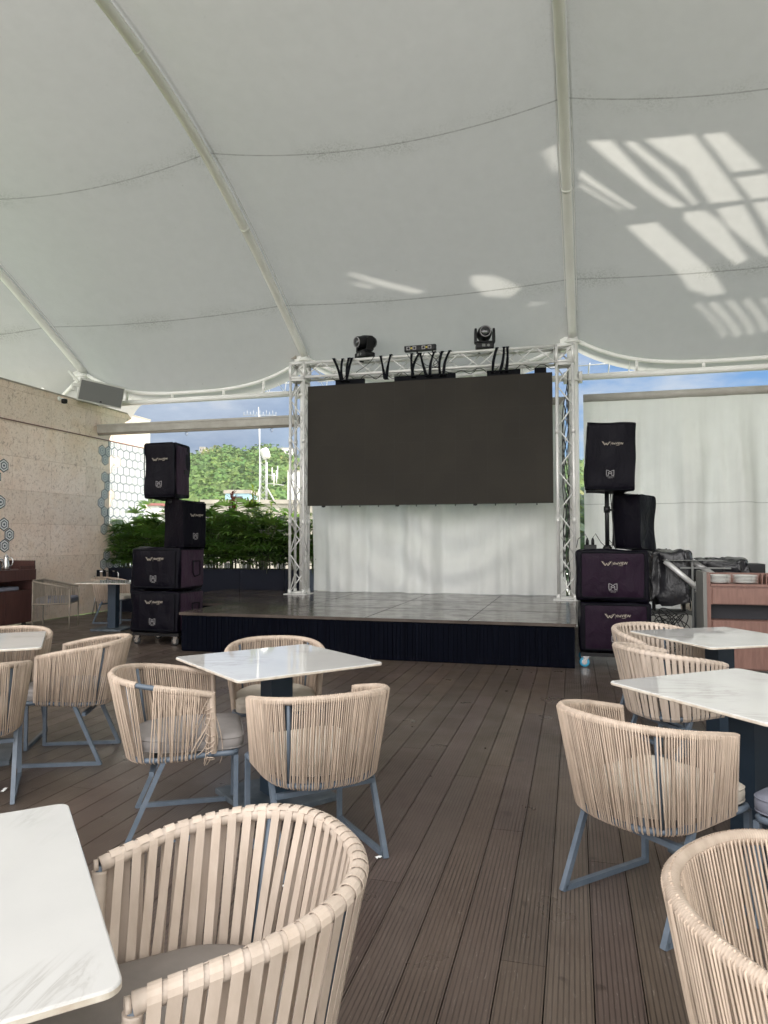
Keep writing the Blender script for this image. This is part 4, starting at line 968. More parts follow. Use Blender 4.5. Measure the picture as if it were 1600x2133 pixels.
def chair(kind, seed=1, cush='cush_light', broken=False, hi=False, lite=False):
    rs = random.Random(seed)
    t = thing('tub_chair', 'x', 'chair')
    rope = kind == 'rope'; mname = M['rope'] if rope else M['strap']
    # frame: seat ring, struts, front bar
    mb = MB()
    mb.tube(resample(BOT, 60), .013, 8)
    fr = [(-.248, Y0+.01, .395), (-.249, .215, .395), (-.235, .232, .395), (.235, .232, .395), (.249, .215, .395), (.248, Y0+.01, .395)]
    mb.tube(fr, .013, 8)
    for u in (.31, .69):
        a = at(RAIL, u)-outn(RAIL, u)*.004; b = at(BOT, u); mb.tube([a, b], .009, 6)
    for yy in (-.12, .06): mb.bar((-.245, yy, .385), (.245, yy, .385), .02, h=.012)
    mb.tube(resample(RAIL, 60), .0125, 8)
    for s in (-1, 1): mb.tube([(s*WO/2, Y0, ZF), (s*.249, Y0+.012, .395)], .0125, 8)
    mb.bar((-.235, -.155, .315), (.235, -.155, .315), .022)
    mb.build('seat_frame', M['frame'], t)
    for s in (-1, 1):
        mb = MB(); X = s*.240; w = .022
        mb.bar((X, .232, .385), (X, .232, 0), w, up=(0, 1, 0)); mb.bar((X, .222, .011), (X, -.254, .011), w)
        mb.bar((X, -.265+.002, .0), (X, -.095, .385), w, up=(0, 1, .2)); mb.build('sled_leg', M['frame'], t)
    # top rail wrap + arm posts
    mb = MB(); gap = (.735, .80) if broken else None
    if rope:
        if broken:
            wrapped_tube(mb, [at(RAIL, u) for u in np.linspace(0.0, gap[0], 80)], .0165, 150, .0012)
            wrapped_tube(mb, [at(RAIL, u) for u in np.linspace(gap[1], 1, 30)], .0165, 40, .0012)
        else: wrapped_tube(mb, RAIL, .0165, 210 if not lite else 90, .0012, sides=9 if not lite else 6)
        for s in (-1, 1):
            p0 = Vector((s*WO/2, Y0, ZF)); p1 = Vector((s*.249, Y0+.012, .40)); wrapped_tube(mb, [p0+Vector((0, .002, .012)), p1], .0155, 46 if not lite else 12, .001)
    else:
        P = resample(RAIL, 150); rr = [.0185-.0022*((i % 4)/4) for i in range(len(P))]; o = len(mb.tone)
        mb.tube(P, rr, 10)
        for i in range(len(P)):
            for k in range(10): mb.tone[o+i*10+k] = (.99, .86, .97, .99)[i % 4]
        for s in (-1, 1):
            p0 = Vector((s*WO/2, Y0, ZF-.012)); p1 = Vector((s*.249, Y0+.012, .40)); P = resample([p0, p1], 40); mb.tube(P, [.0175-.0015*((i % 3)/3) for i in range(len(P))], 9, tone=.96)
            mb.tube([(s*WO/2, Y0+.004, ZF), (s*WO/2, Y0+.0135, ZF)], .0135, 9)
    mb.build('top_rail', mname, t)
    # weave
    mb = MB()
    if rope:
        N = 140 if not lite else 92; rr = .0028 if not lite else .0033
        for side in (0, 1):
            n = N if side == 0 else int(N*.78)
            for k in range(n):
                u = (k+.5*(side == 1))/n+.004
                if u > .996: continue
                clus = 0
                for g_ in (.31, .69):
                    if abs(u-g_) < .02: clus = 1
                if clus and rs.random() < .75: continue
                ub = u
                # groups of cords lean towards the struts
                for g_ in (.31, .69):
                    d = u-g_
                    if .018 < abs(d) < .09: ub += -math.copysign(1, d)*.015*(1-abs(d)/.09)*(1.2 if side == 0 else .6)
                ub += rs.gauss(0, .0022)+.006*math.sin(u*23+seed)*(side*.8+.3)
                if broken and side == 0:
                    if gap[0] < u < gap[1]: continue
                    if gap[1] <= u < .955: ub -= .05*(1-.4*(u-gap[1])/.15)+rs.uniform(-.01, .01)
                    if u >= .955: continue
                if broken and side == 1 and gap[0]-.02 < u < 1.0: 
                    if rs.random() < .8: continue
                no = outn(RAIL, u); nb = outn(BOT, ub); sg = 1 if side == 0 else -1
                a = at(RAIL, u)+no*sg*.0168+Vector((0, 0, .004)); b = at(BOT, ub)+nb*sg*.0145-Vector((0, 0, .004))
                mid = a.lerp(b, .5)+(no*sg*rs.uniform(-.002, .002))+tang(RAIL, u)*rs.gauss(0, .0013)
                a0 = at(RAIL, u)+Vector((0, 0, .0165))
                b0 = at(BOT, ub)-Vector((0, 0, .0155))
                tn = rs.choice((rs.uniform(.92, 1.1), rs.uniform(.68, 1.0)))
                mb.tube([a0, a, mid, b, b0] if side == 0 else [a, mid, b], rr, 5 if not lite else 4, caps=False, tone=(tn, tn*.985, tn*.965))
    else:
        def strap(u, ub, sg, w, lift=0):
            no = outn(RAIL, u); tr_ = tang(RAIL, u); nb = outn(BOT, ub); tb = tang(BOT, ub)
            th = .0016; a = at(RAIL, u); b = at(BOT, ub)
            prof = []
            for ang in ((-55, -30, -8, 14, 36, 60, 90) if sg > 0 else (35, 62, 90)):
                q = R(ang if sg > 0 else ang)
                d = (no*math.sin(q)*sg+Vector((0, 0, math.cos(q)))); prof.append((a+d*(.0195+lift), tr_, d))
            bow = rs.uniform(-.004, .004); 
            for f_ in (.25, .5, .75):
                p = (a+no*sg*(.0195+lift)).lerp(b+nb*sg*.0165, f_)+no*(bow*math.sin(f_*math.pi)); prof.append((p, tr_.lerp(tb, f_).normalized(), no*sg))
            for ang in ((90, 150, 190) if sg > 0 else (90, 130)):
                q = R(ang); d = (nb*math.sin(q)*sg+Vector((0, 0, math.cos(q)))); prof.append((b+d*.0165, tb, d))
            L = []
            for p, tt, d in prof:
                d = d.normalized(); L.append([tuple(p-tt*w/2), tuple(p+tt*w/2), tuple(p+tt*w/2+d*th), tuple(p-tt*w/2+d*th)])
            tn = rs.uniform(.88, 1.06); mb.loft(L, 0, False, tone=(tn, tn*.99, tn*.975))
        n = 40
        for k in range(n):
            u = .012+(k+.5)/n*.976; w = .0225*rs.uniform(.95, 1.08); ub = u+rs.gauss(0, .0035)
            for g_ in (.31, .69):
                if abs(u-g_) < .05: ub += (g_-u)*.25
            strap(u, ub, 1, w)
        n = 33
        for k in range(n):
            u = .02+(k+.15)/n*.976
            if u > .985: continue
            strap(u, u+rs.gauss(0, .004)+.010*math.sin(k*.7), -1, .0205, -.001)
    if broken:
        # loose tangle of cords at the right arm post
        for k in range(17):
            p = Vector((.262, Y0-.01, ZF-.01-.01*(k % 5))); pts = [p]; e = Vector((.25+rs.uniform(-.04, .03), Y0+rs.uniform(-.13, .05), .40+rs.uniform(-.06, .02)))
            m1 = p.lerp(e, .35)+Vector((rs.uniform(-.02, .04), rs.uniform(-.03, .09), rs.uniform(-.02, .02))); m2 = p.lerp(e, .75)+Vector((rs.uniform(-.02, .03), rs.uniform(-.03, .06), rs.uniform(-.02, .03)))
            for q in np.linspace(0, 1, 10):
                a = p*(1-q)**3+m1*3*q*(1-q)**2+m2*3*q*q*(1-q)+e*q**3; pts.append(a)
            tn = rs.uniform(.8, 1.05); mb.tube(pts[1:], .0024, 5, tone=tn)
        for k in range(9):
            c_ = Vector((.262, Y0-.005, ZF-.06-.03*k)); pts = [c_+Vector((.021*math.cos(q), .021*math.sin(q), .012*math.sin(q+k))) for q in np.linspace(0, 6.28, 12)]; mb.tube(pts, .0024, 5)
    mb.build('cord_weave' if rope else 'strap_weave', mname, t)
    # cushion
    mb = MB(); ol = []
    for k in range(48):
        a = 2*math.pi*k/48; cx, sy = math.cos(a), math.sin(a); e = 2/(8.0 if sy > 0 else 3.2)
        x = .240*math.copysign(abs(cx)**e, cx); y = math.copysign(abs(sy)**e, sy); y = .285*y if y > 0 else .255*y
        if y < -.08: x *= 1-.18*((-y-.08)/.17)
        ol.append((x, y-.012))
    L = []
    for sc2, z in ((.90, .402), (.965, .406), (.995, .418), (1.0, .440), (.99, .458), (.955, .470), (.88, .477), (.6, .481), (.25, .4825)):
        L.append([(x*sc2, (y)*sc2, z+.004*noise.noise(Vector((x*7, y*7, seed+z*3)))) for x, y in ol])
    mb.loft(L, 0, True); cu = mb.build('seat_cushion', M[cush], t)
    mb = MB()
    for sc2, z in ((.992, .460), (.99, .412)): mb.tube([(x*sc2, y*sc2, z) for x, y in ol], .0032, 5, closed=True)
    mb.build('piping', M[cush], cu)
    return t
GR = 'beige tub chairs on the deck'
rope_a = chair('rope', 3, 'cush_light'); rope_b = chair('rope', 8, 'cush_grey', broken=True); strap_a = chair('strap', 5, 'cush_taupe')
def put(proto, x, y, deg, label, first=False, cush=None):
    o = proto if first else copy_tree(proto)
    o.location = (x, y, 0); o.rotation_euler = (0, 0, R(deg)); o['label'] = label; o['group'] = GR
    if cush:
        for ch in o.children:
            if ch.name.startswith('seat_cushion'):
                ch.data = ch.data.copy(); ch.data.materials[0] = M[cush]
                for c2 in ch.children: c2.data = c2.data.copy(); c2.data.materials[0] = M[cush]
    return o
put(strap_a, -.779, 1.294, 132, 'wide strap tub chair with taupe seat, nearest the camera', True)
put(strap_a, .607, 4.721, -60, 'wide strap tub chair seen from behind beyond the right hand marble table')
put(strap_a, .625, 5.559, -146, 'wide strap tub chair facing the camera beside the right speaker stack')
put(strap_a, 1.68, 5.62, 121, 'wide strap tub chair at the right edge in front of the sideboard doors')
put(rope_a, .296, 3.028, -44.2, 'cord tub chair with pale seat and dark cap at the right hand marble table', True)
put(rope_b, -1.899, 3.253, -61.5, 'cord tub chair with broken, tangled side weave and grey seat', True)
put(rope_a, -1.178, 3.132, 43.2, 'cord tub chair seen from behind with torn pale cushion, middle of the deck')
put(rope_a, -1.80, 4.12, 206, 'cord tub chair behind the middle marble table, facing the camera')
put(rope_a, -3.224, 4.029, 112, 'cord tub chair in side view facing left, near the left speaker dolly', cush='cush_grey')
put(rope_a, -3.265, 3.264, 38.2, 'cord tub chair cut by the left edge, seen from behind', cush='cush_grey')
put(rope_a, -3.885, 4.137, 206, 'cord tub chair behind the far left marble table, facing the camera', cush='cush_grey')
hc = MB()
CX, CY = .82*math.cos(R(15))-1.23*math.sin(R(15)), .82*math.sin(R(15))+1.23*math.cos(R(15))
put(rope_a, .535, 1.445, -128, 'cord tub chair cropped by the lower right corner of the view')
CX, CY = 1.70*math.cos(R(15))-2.6*math.sin(R(15)), 1.70*math.sin(R(15))+2.6*math.cos(R(15))
put(rope_a, CX, CY, 51, 'tub chair at the right edge showing only its blue grey seat corner', cush='cush_blue')
put(rope_a, -7.62, 10.62, -82, 'cord tub chair behind the table beside the left speaker stack')
put(rope_a, 1.75, 11.05, 170, 'cord tub chair behind the small marble table by the covered equipment')
# square armchair near the stone wall
t = thing('rope_armchair', 'grey brown rope armchair on thin straight legs beside the stone wall', 'chair', (-8.03, 9.68, 0), R(-64))
mb = MB(); wf, df = .30, .27
for sx in (-1, 1):
    for sy in (-1, 1): pass
fr = {(-1, 1): .645, (1, 1): .645, (-1, -1): .76, (1, -1): .76}
for (sx, sy), zt in fr.items():
    mb2 = MB(); mb2.tube([(sx*wf, sy*df, 0), (sx*wf, sy*df, zt)], .012, 8); mb2.build('leg', M['greyrope'], t)
mb = MB(); mb.tube([(-wf, df, .645), (-wf, -df, .76), (wf, -df, .76), (wf, df, .645)], .014, 8); mb.tube([(-wf, df, .41), (-wf, -df, .40), (wf, -df, .40), (wf, df, .41), (-wf, df, .41)], .012, 8); mb.build('rail', M['greyrope'], t)
mb = MB()
def lerp3(a, b, q): return tuple(a[i]+(b[i]-a[i])*q for i in range(3))
for a0, a1, b0, b1, n in (((-wf, df, .64), (-wf, -df, .755), (-wf, df, .41), (-wf, -df, .40), 44), ((wf, df, .64), (wf, -df, .755), (wf, df, .41), (wf, -df, .40), 44), ((-wf, -df, .755), (wf, -df, .755), (-wf, -df, .40), (wf, -df, .40), 50)):
    for k in range(n):
        q = (k+.5)/n; mb.tube([lerp3(a0, a1, q), lerp3(b0, b1, q+rnd.gauss(0, .01))], .0042, 4, tone=rnd.uniform(.8, 1.15), caps=False)
mb.build('cord_weave', M['greyrope'], t)
mb = MB(); mb.bevbox((-wf+.02, -df+.03, .41), (wf-.02, df+.01, .50), .04, seg=5); mb.build('seat_cushion', M['cush_blue'], t)
# folded chrome stand against the wall
t = thing('folding_stand', 'folded chrome tube stand with black straps leaning near the hexagon tiles', 'stand', (-8.62, 11.75, 0), R(20))
for s in (-1, 1):
    mb = MB(); mb.tube([(s*.2, -.16, 0), (s*.2, .02, .45), (s*.2, .06, .76), (s*.17, .07, .80), (0, .07, .81)], .012, 8); mb.build('leg', M['chrome'], t)
    mb = MB(); mb.tube([(s*.22, .18, 0), (s*.22, .02, .42), (s*.22, -.02, .72)], .012, 8); mb.build('leg', M['chrome'], t)
for k in range(4): mb = MB(); mb.box((-.2+.11*k, .04, .69), (-.15+.11*k, .09, .83)); mb.build('strap', M['web'], t)
mb = MB(); mb.tube([(-.22, 0, .35), (.22, 0, .35)], .01, 8); mb.build('crossbar', M['chrome'], t)

# ------------------------------------------------------------------ covered equipment, handrail, cables
def drape(name, label, x0, x1, y0, y1, ztop, seed, n=30, drop=.6, mm='vinyl'):
    mb = MB(); cx, cy = (x0+x1)/2, (y0+y1)/2
    N = 64; rows_ = 22; L = []
    for j in range(rows_+1):
        q = j/rows_; ring = []
        for k in range(N):
            a = 2*math.pi*k/N; e = .35; c_, s_ = math.cos(a), math.sin(a)
            X = math.copysign(abs(c_)**e, c_); Y = math.copysign(abs(s_)**e, s_)
            if q < .35: sc3 = q/.35; z = ztop+.02*noise.noise(Vector((X*sc3*2+seed, Y*sc3*2, 0)))
            else: sc3 = 1+.05*(q-.35)+ (.10*(q-.35))*math.sin(a*7+seed)+(.22*(q-.35))*noise.noise(Vector((c_*3+seed, s_*3, q*3))); z = ztop-(q-.35)/.65*(drop+.16*noise.noise(Vector((c_*2, s_*2, seed))))
            dd = .03*noise.noise(Vector((c_*4+seed, s_*4, q*6)))
            ring.append((X*(x1-x0)/2*max(sc3, .02)+dd, Y*(y1-y0)/2*max(sc3, .02)+dd, z+.05*noise.noise(Vector((c_*5, s_*3+seed, q*4)))))
        L.append(ring)
    mb.loft(L, 0, True, False); o = mb.build(name, M[mm]); o.location = (cx, cy, 0); tag(o, label, 'cover'); return o
drape('equipment_cover', 'crumpled shiny black sheet draped over equipment beside the right speaker stack', .86, 1.36, 9.1, 9.7, 1.27, 4.4, drop=.62)
drape('equipment_cover', 'flat black glossy cover over the box behind the sideboard', 1.42, 2.02, 9.35, 9.9, 1.165, 12.2, drop=.2)
t = thing('equipment_rack', 'dark equipment rack standing under the black covers', 'rack', (1.4, 9.5, 0))
mb = MB(); mb.box((.05, -.1, .9), (.8, .3, 1.12)); mb.build('case', M['black'], t)
for xx in (-.45, -.1, .1, .75):
    mb = MB(); mb.bar((xx, 0, 0), (xx, 0, .92), .04); mb.build('leg', M['black'], t)
t = thing('tube_handrail', 'pair of slanted grey steel tubes on a low rail behind the sideboard', 'railing', (1.25, 9.0, 0))
mb = MB(); mb.tube([(-.22, 0, 1.16), (.16, 0, .82)], .032, 14); mb.build('slanted_tube', M['alu'], t)
mb = MB(); mb.tube([(.10, .15, 1.16), (.36, .15, .98)], .032, 14); mb.build('slanted_tube', M['alu'], t)
mb = MB(); mb.box((-.24, -.05, 1.165), (.42, .2, 1.172)); mb.build('shelf', M['grille'], t)
mb = MB(); mb.bar((.08, 0, .0), (.08, 0, 1.165), .02); mb.bar((-.05, .02, 1.08), (.5, .02, 1.08), .02); mb.build('post', M['grille'], t)
mb = MB()
for k in range(26):
    c_ = Vector((1.0+rnd.uniform(-.12, .16), 9.0+rnd.uniform(-.15, .2), .02)); r_ = rnd.uniform(.1, .2); h_ = rnd.uniform(.25, .62)
    pts = [c_+Vector((r_*math.cos(q+k), .4*r_*math.sin(q+k), h_*abs(math.sin(q*.5+.3*k))+.02)) for q in np.linspace(0, 4.4, 18)]; mb.tube(pts, .006, 5)
tag(mb.build('cable_tangle', M['rubber']), 'tangle of black cables on the floor beside the right speaker stack', 'cables')
t = thing('storage_bin', 'grey plastic bin behind the cable tangle beside the right speaker stack', 'bin', (1.12, 9.55, 0))
mb = MB(); mb.bevbox((-.25, -.2, 0), (.25, .2, .50), .03); mb.build('body', M['cabinet'], t)
mb = MB(); mb.bevbox((-.26, -.21, .50), (.26, .21, .53), .03); mb.build('lid', M['grille'], t)
# scraps on the floor
for i, (x, y, a, lb) in enumerate(((-.845, 3.11, .9, 'small torn white paper strip on the deck by a chair foot'), (-3.12, 3.37, 2.0, 'crumpled white tissue scrap on the deck at the left edge'), (-1.165, 2.745, .2, 'white scrap under a sled foot behind the strap chair'))):
    mb = MB(); n = 8; vs = []
    for k in range(n+1):
        q = k/n; vs += [(q*.06-.03, -.009+.003*math.sin(k*2.1), .003+.004*abs(math.sin(k*1.7))), (q*.06-.03, .009+.003*math.sin(k*1.3), .003+.004*abs(math.cos(k*1.1)))]
    mb.add(vs, [(2*k, 2*k+2, 2*k+3, 2*k+1) for k in range(n)]); o = mb.build('paper_scrap', M['paper']); o.location = (x, y, 0); o.rotation_euler = (0, 0, a); tag(o, lb, 'litter')

# ------------------------------------------------------------------ planter palms
def planter(x0, x1, label):
    t = thing('planter_box', label, 'planter', ((x0+x1)/2, 12.42, 0), 0, 'navy planters along the terrace edge'); w = (x1-x0)/2
    mb = MB(); mb.box((-w, -.24, 0), (w, -.2, .85)); mb.box((-w, .3, 0), (w, .34, .85)); mb.box((-w, -.2, 0), (-w+.03, .3, .85)); mb.box((w-.03, -.2, 0), (w, .3, .85)); mb.build('box', M['planter'], t)
    mb = MB(); mb.box((-w+.03, -.2, .3), (w-.03, .3, .80)); mb.build('soil', M['soil'], t)
planter(-6.95, -6.06, 'navy planter box at the left end of the stage, left part hidden by speakers'); planter(-6.05, -5.17, 'navy planter box in the middle of the palm row'); planter(-5.16, -4.72, 'narrow navy planter box beside the truss leg')
planter(-8.9, -6.96, 'long navy planter box between the stone wall and the left speaker stack'); planter(.05, .9, 'navy planter box behind the column right of the stage')
def fan_palm(seed, h=1.22, spread=.46, canes=11, nl=8):
    rs = random.Random(seed); t = thing('lady_palm', 'x', 'palm')
    ms_ = MB(); ml = MB()
    for c_ in range(canes):
        bx, by = rs.uniform(-.16, .16), rs.uniform(-.13, .13); hh = h*rs.uniform(.45, 1.0); lx, ly = rs.uniform(-.14, .14), rs.uniform(-.12, .12)
        path = [Vector((bx+lx*q*q, by+ly*q*q, hh*q)) for q in np.linspace(0, 1, 6)]; ms_.tube(path, .008, 5)
        for k in range(nl):
            q = .12+.88*(k+1)/nl; p = Vector((bx+lx*q*q, by+ly*q*q, hh*q)); a = rs.uniform(0, 6.28); el = rs.uniform(-.1, .9)
            d = Vector((math.cos(a)*math.cos(el), math.sin(a)*math.cos(el), math.sin(el))); e = p+d*rs.uniform(.14, .26)
            ms_.tube([p, p.lerp(e, .5)+Vector((0, 0, .015)), e], .003, 3, caps=False)
            nf = rs.randint(7, 10); right = d.cross(Vector((0, 0, 1))).normalized(); upv = right.cross(d).normalized(); L = spread*rs.uniform(.7, 1.1)*.72
            tn = rs.uniform(.65, 1.3); tn = (tn*rs.uniform(.9, 1.2), tn, tn*.9)
            for f_ in range(nf):
                an = (f_/(nf-1)-.5)*rs.uniform(2.5, 2.9); fd = (d*math.cos(an)+right*math.sin(an)).normalized(); wv = (right*math.cos(an)-d*math.sin(an))*.018; ll = L*(1-.25*abs(an)/1.4)*rs.uniform(.85, 1.1)
                dr = rs.uniform(.05, .35); pts = []
                for q2, wq in ((0, .25), (.3, 1.0), (.65, .95), (.92, .6), (1.0, .1)):
                    c2 = e+fd*ll*q2+upv*.02*math.sin(q2*3)-Vector((0, 0, 1))*dr*ll*q2*q2; pts.append((c2-wv*wq, c2+wv*wq))
                vs = [tuple(v) for pr in pts for v in pr]; ml.add(vs, [(2*i, 2*i+1, 2*i+3, 2*i+2) for i in range(4)], 0, True, tn)
    ml.build('leaves', M['palm'], t); ms_.build('canes', M['stem'], t); return t
protos = [fan_palm(s_) for s_ in (1, 2, 3, 4)]
xs = list(np.linspace(-8.75, -4.75, 17)); ordn = ['first', 'second', 'third', 'fourth', 'fifth', 'sixth', 'seventh', 'eighth', 'ninth', 'tenth', 'eleventh', 'twelfth', 'thirteenth', 'fourteenth', 'fifteenth', 'sixteenth', 'seventeenth']
for i, x in enumerate(xs):
    o = protos[i] if i < 4 else copy_tree(protos[i % 4])
    o.location = (x, 12.45+rnd.uniform(-.1, .1), .78 if x > -8.9 else 0); o.rotation_euler = (0, 0, rnd.uniform(0, 6.28)); sc3 = rnd.uniform(.78, 1.03)*(1.0 if x > -8.3 else .9); o.scale = (sc3*1.1, sc3*1.1, sc3)
    o['label'] = 'dark green fan leaved palm, %s along the planters counted from the stone wall' % ordn[i]; o['group'] = 'palms along the terrace edge'
def tuft(name, x, y, z, n, L, w, m, label, cat, seed, hgt=.4, up=.6, clumps=6, rad=.12):
    rs = random.Random(seed); t = thing(name, label, cat, (x, y, z)); ml = MB(); ms_ = MB()
    for c_ in range(clumps):
        bx, by = rs.uniform(-rad, rad), rs.uniform(-rad, rad); hh = hgt*rs.uniform(.6, 1); ms_.tube([(bx*.3, by*.3, 0), (bx, by, hh)], .009, 5)
        for k in range(n):
            a = rs.uniform(0, 6.28); el = rs.uniform(up-.6, up+.7); zz = hh*rs.uniform(.55, 1.05); d = Vector((math.cos(a)*math.cos(el), math.sin(a)*math.cos(el), math.sin(el))); sd_ = d.cross(Vector((0, 0, 1))).normalized()*w; ll = L*rs.uniform(.6, 1.1)
            p = Vector((bx, by, zz)); pts = []
            for q, wq in ((0, .4), (.4, 1), (.8, .6), (1, .05)): c2 = p+d*ll*q-Vector((0, 0, ll*.35*q*q)); pts += [tuple(c2-sd_*wq), tuple(c2+sd_*wq)]
            tn = rs.uniform(.6, 1.35); ml.add(pts, [(0, 1, 3, 2), (2, 3, 5, 4), (4, 5, 7, 6)], 0, True, (tn, tn, tn))
    ml.build('leaves', M[m], t); ms_.build('stem', M['stem'], t); return t
tuft('cordyline', -6.55, 12.75, .8, 34, .24, .018, 'redleaf', 'red leaved cordyline rising above the palms', 'plant', 5, 1.5, .8, 6, .12)
tuft('yellow_bush', -5.95, 12.95, .8, 40, .20, .016, 'bamboo', 'bright yellow green bush behind the palms below the mast', 'plant', 6, 1.55, .7, 8, .2)
tuft('bamboo_plant', .12, 12.75, .8, 120, .16, .012, 'bamboo', 'bright yellow green bamboo behind the column right of the truss', 'plant', 7, 1.95, .3, 9, .28)
tuft('bamboo_plant', -.55, 12.8, .0, 120, .16, .012, 'bamboo', 'yellow green bamboo seen through the right truss leg', 'plant', 8, 2.6, .3, 9, .3)

# ------------------------------------------------------------------ far town and hill
def leafy_tree(name, x, y, z, h, r, m, label, seed, n=900, ls=.35, group=None):
    rs = random.Random(seed); t = thing(name, label, 'tree', (x, y, z), 0, group); ml = MB(); mt = MB()
    mt.tube([(0, 0, 0), (.1, 0, h*.4), (0, .1, h*.75)], [.03*h, .02*h, .01*h], 7)
    cl = [(Vector((rs.gauss(0, .45), rs.gauss(0, .45), rs.uniform(-.5, .6)))*r+Vector((0, 0, h*.68)), r*rs.uniform(.25, .5)) for _ in range(12)]
    for c_, _ in cl: mt.tube([(0, 0, h*.4), tuple(c_)], .008*h, 5)
    for k in range(n):
        c_, cr = rs.choice(cl); d = Vector((rs.gauss(0, 1), rs.gauss(0, 1), rs.gauss(0, 1))).normalized(); p = c_+d*cr*rs.uniform(.5, 1.05); a = Vector((rs.gauss(0, 1), rs.gauss(0, 1), rs.gauss(0, .5))).normalized()*ls; b = a.cross(d).normalized()*ls*.6; tn = rs.uniform(.6, 1.4)
        ml.add([tuple(p-a), tuple(p+b), tuple(p+a), tuple(p-b)], [(0, 1, 2, 3)], 0, False, (tn, tn, tn))
    ml.build('crown', M[m], t); mt.build('trunk', M['stem'], t)
def cw(xc, yc): return (xc*math.cos(R(15))-yc*math.sin(R(15)), xc*math.sin(R(15))+yc*math.cos(R(15)))   # view-aligned ground offsets to world
# hill: ridge ~260 m out
def hill_z(x, y):
    # (x, y) in view-aligned metres
    r = math.hypot(x, y); a = x/max(y, 1)
    top = float(np.interp(a, (-.9, -.5, -.36, -.285, -.25, -.22, -.195, -.18, -.16, -.135, -.11, -.05, .1, .2, .26, .32, .6, 1.0), (36, 30, 24, 31.5, 34.5, 36.5, 35.0, 36.8, 37.2, 34.5, 31.0, 27, 22, 24, 33, 30, 26, 22)))*.80
    f = min(1, max(0, (y-110)/150)); f = f*f*(3-2*f)
    spur = 8*math.exp(-((a+.15)/.05)**2-((y-190)/28)**2)+5*math.exp(-((a+.27)/.03)**2-((y-175)/25)**2)
    return -13.5+(top+13.5)*f+spur*f+2.2*noise.noise(Vector((x*.02, y*.02, 0)))*f
mb = MB(); nx, ny = 120, 50
for j in range(ny+1):
    for i in range(nx+1):
        yy = 90+310*j/ny; xx = (-.95+1.9*i/nx)*yy; zz = hill_z(xx, yy)
        if yy > 280: zz -= (yy-280)*.12
        w_ = cw(xx, yy); mb.v.append((w_[0], w_[1], zz)); mb.tone.append(1.0)
for j in range(ny):
    for i in range(nx):
        a = j*(nx+1)+i; mb.f.append((a, a+1, a+nx+2, a+nx+1)); mb.mi.append(0); mb.sm.append(True)
struct(mb.build('hill', M['hill']))
# wood on the hillside: crowns of leafy shards
mb = MB(); rs = random.Random(11)
ico = []
ph = (1+5**.5)/2
ICV = [Vector(v).normalized() for v in ((-1, ph, 0), (1, ph, 0), (-1, -ph, 0), (1, -ph, 0), (0, -1, ph), (0, 1, ph), (0, -1, -ph), (0, 1, -ph), (ph, 0, -1), (ph, 0, 1), (-ph, 0, -1), (-ph, 0, 1))]
ICF = [(0, 11, 5), (0, 5, 1), (0, 1, 7), (0, 7, 10), (0, 10, 11), (1, 5, 9), (5, 11, 4), (11, 10, 2), (10, 7, 6), (7, 1, 8), (3, 9, 4), (3, 4, 2), (3, 2, 6), (3, 6, 8), (3, 8, 9), (4, 9, 5), (2, 4, 11), (6, 2, 10), (8, 6, 7), (9, 8, 1)]
def crown(c_, r, tn, shards):
    M3 = Matrix.Rotation(rs.uniform(0, 6), 3, 'Z') @ Matrix.Rotation(rs.uniform(0, 6), 3, 'X')
    vs = []
    for v in ICV:
        q = M3 @ v; vs.append(c_+Vector((q.x, q.y, q.z*.8))*r*rs.uniform(.72, 1.0))
    mb.add(vs, ICF, 0, False, tn)
    for k in range(shards):
        d = Vector((rs.gauss(0, 1), rs.gauss(0, 1), abs(rs.gauss(0, 1)))).normalized(); p = c_+d*r*rs.uniform(.85, 1.12); a = Vector((rs.gauss(0, 1), rs.gauss(0, 1), rs.gauss(0, .6))).normalized()*r*.2; b = a.cross(d).normalized()*r*.14
        t2 = rs.uniform(.9, 1.18); mb.add([tuple(p-a), tuple(p+b), tuple(p+a), tuple(p-b)], [(0, 1, 2, 3)], 0, False, tuple(x*t2 for x in tn))
cnt = 0
while cnt < 3600:
    yy = rs.uniform(118, 275); a = rs.choice((rs.uniform(-.32, -.08), rs.uniform(-.32, -.08), rs.uniform(.2, .32), rs.uniform(-.75, .75))); xx = a*yy; zz = hill_z(xx, yy)
    w_ = cw(xx, yy); r = rs.uniform(1.6, 3.3)*(.75+yy/500); tn = rs.uniform(.82, 1.15)
    brown = noise.noise(Vector((a*24+3, yy*.03, 1)))
    tone = (tn*rs.uniform(.85, 1.25), tn, tn*rs.uniform(.8, 1.1))
    if brown > .42: tone = (tn*1.9, tn*1.15, tn*1.5)
    crown(Vector((w_[0], w_[1], zz+r*.55)), r, tone, 14 if -.33 < a < -.07 else 5); cnt += 1
tag(mb.build('hillside_wood', M['hilltree']), 'dense green wood covering the hillside behind the town', 'woodland', None, 'stuff')
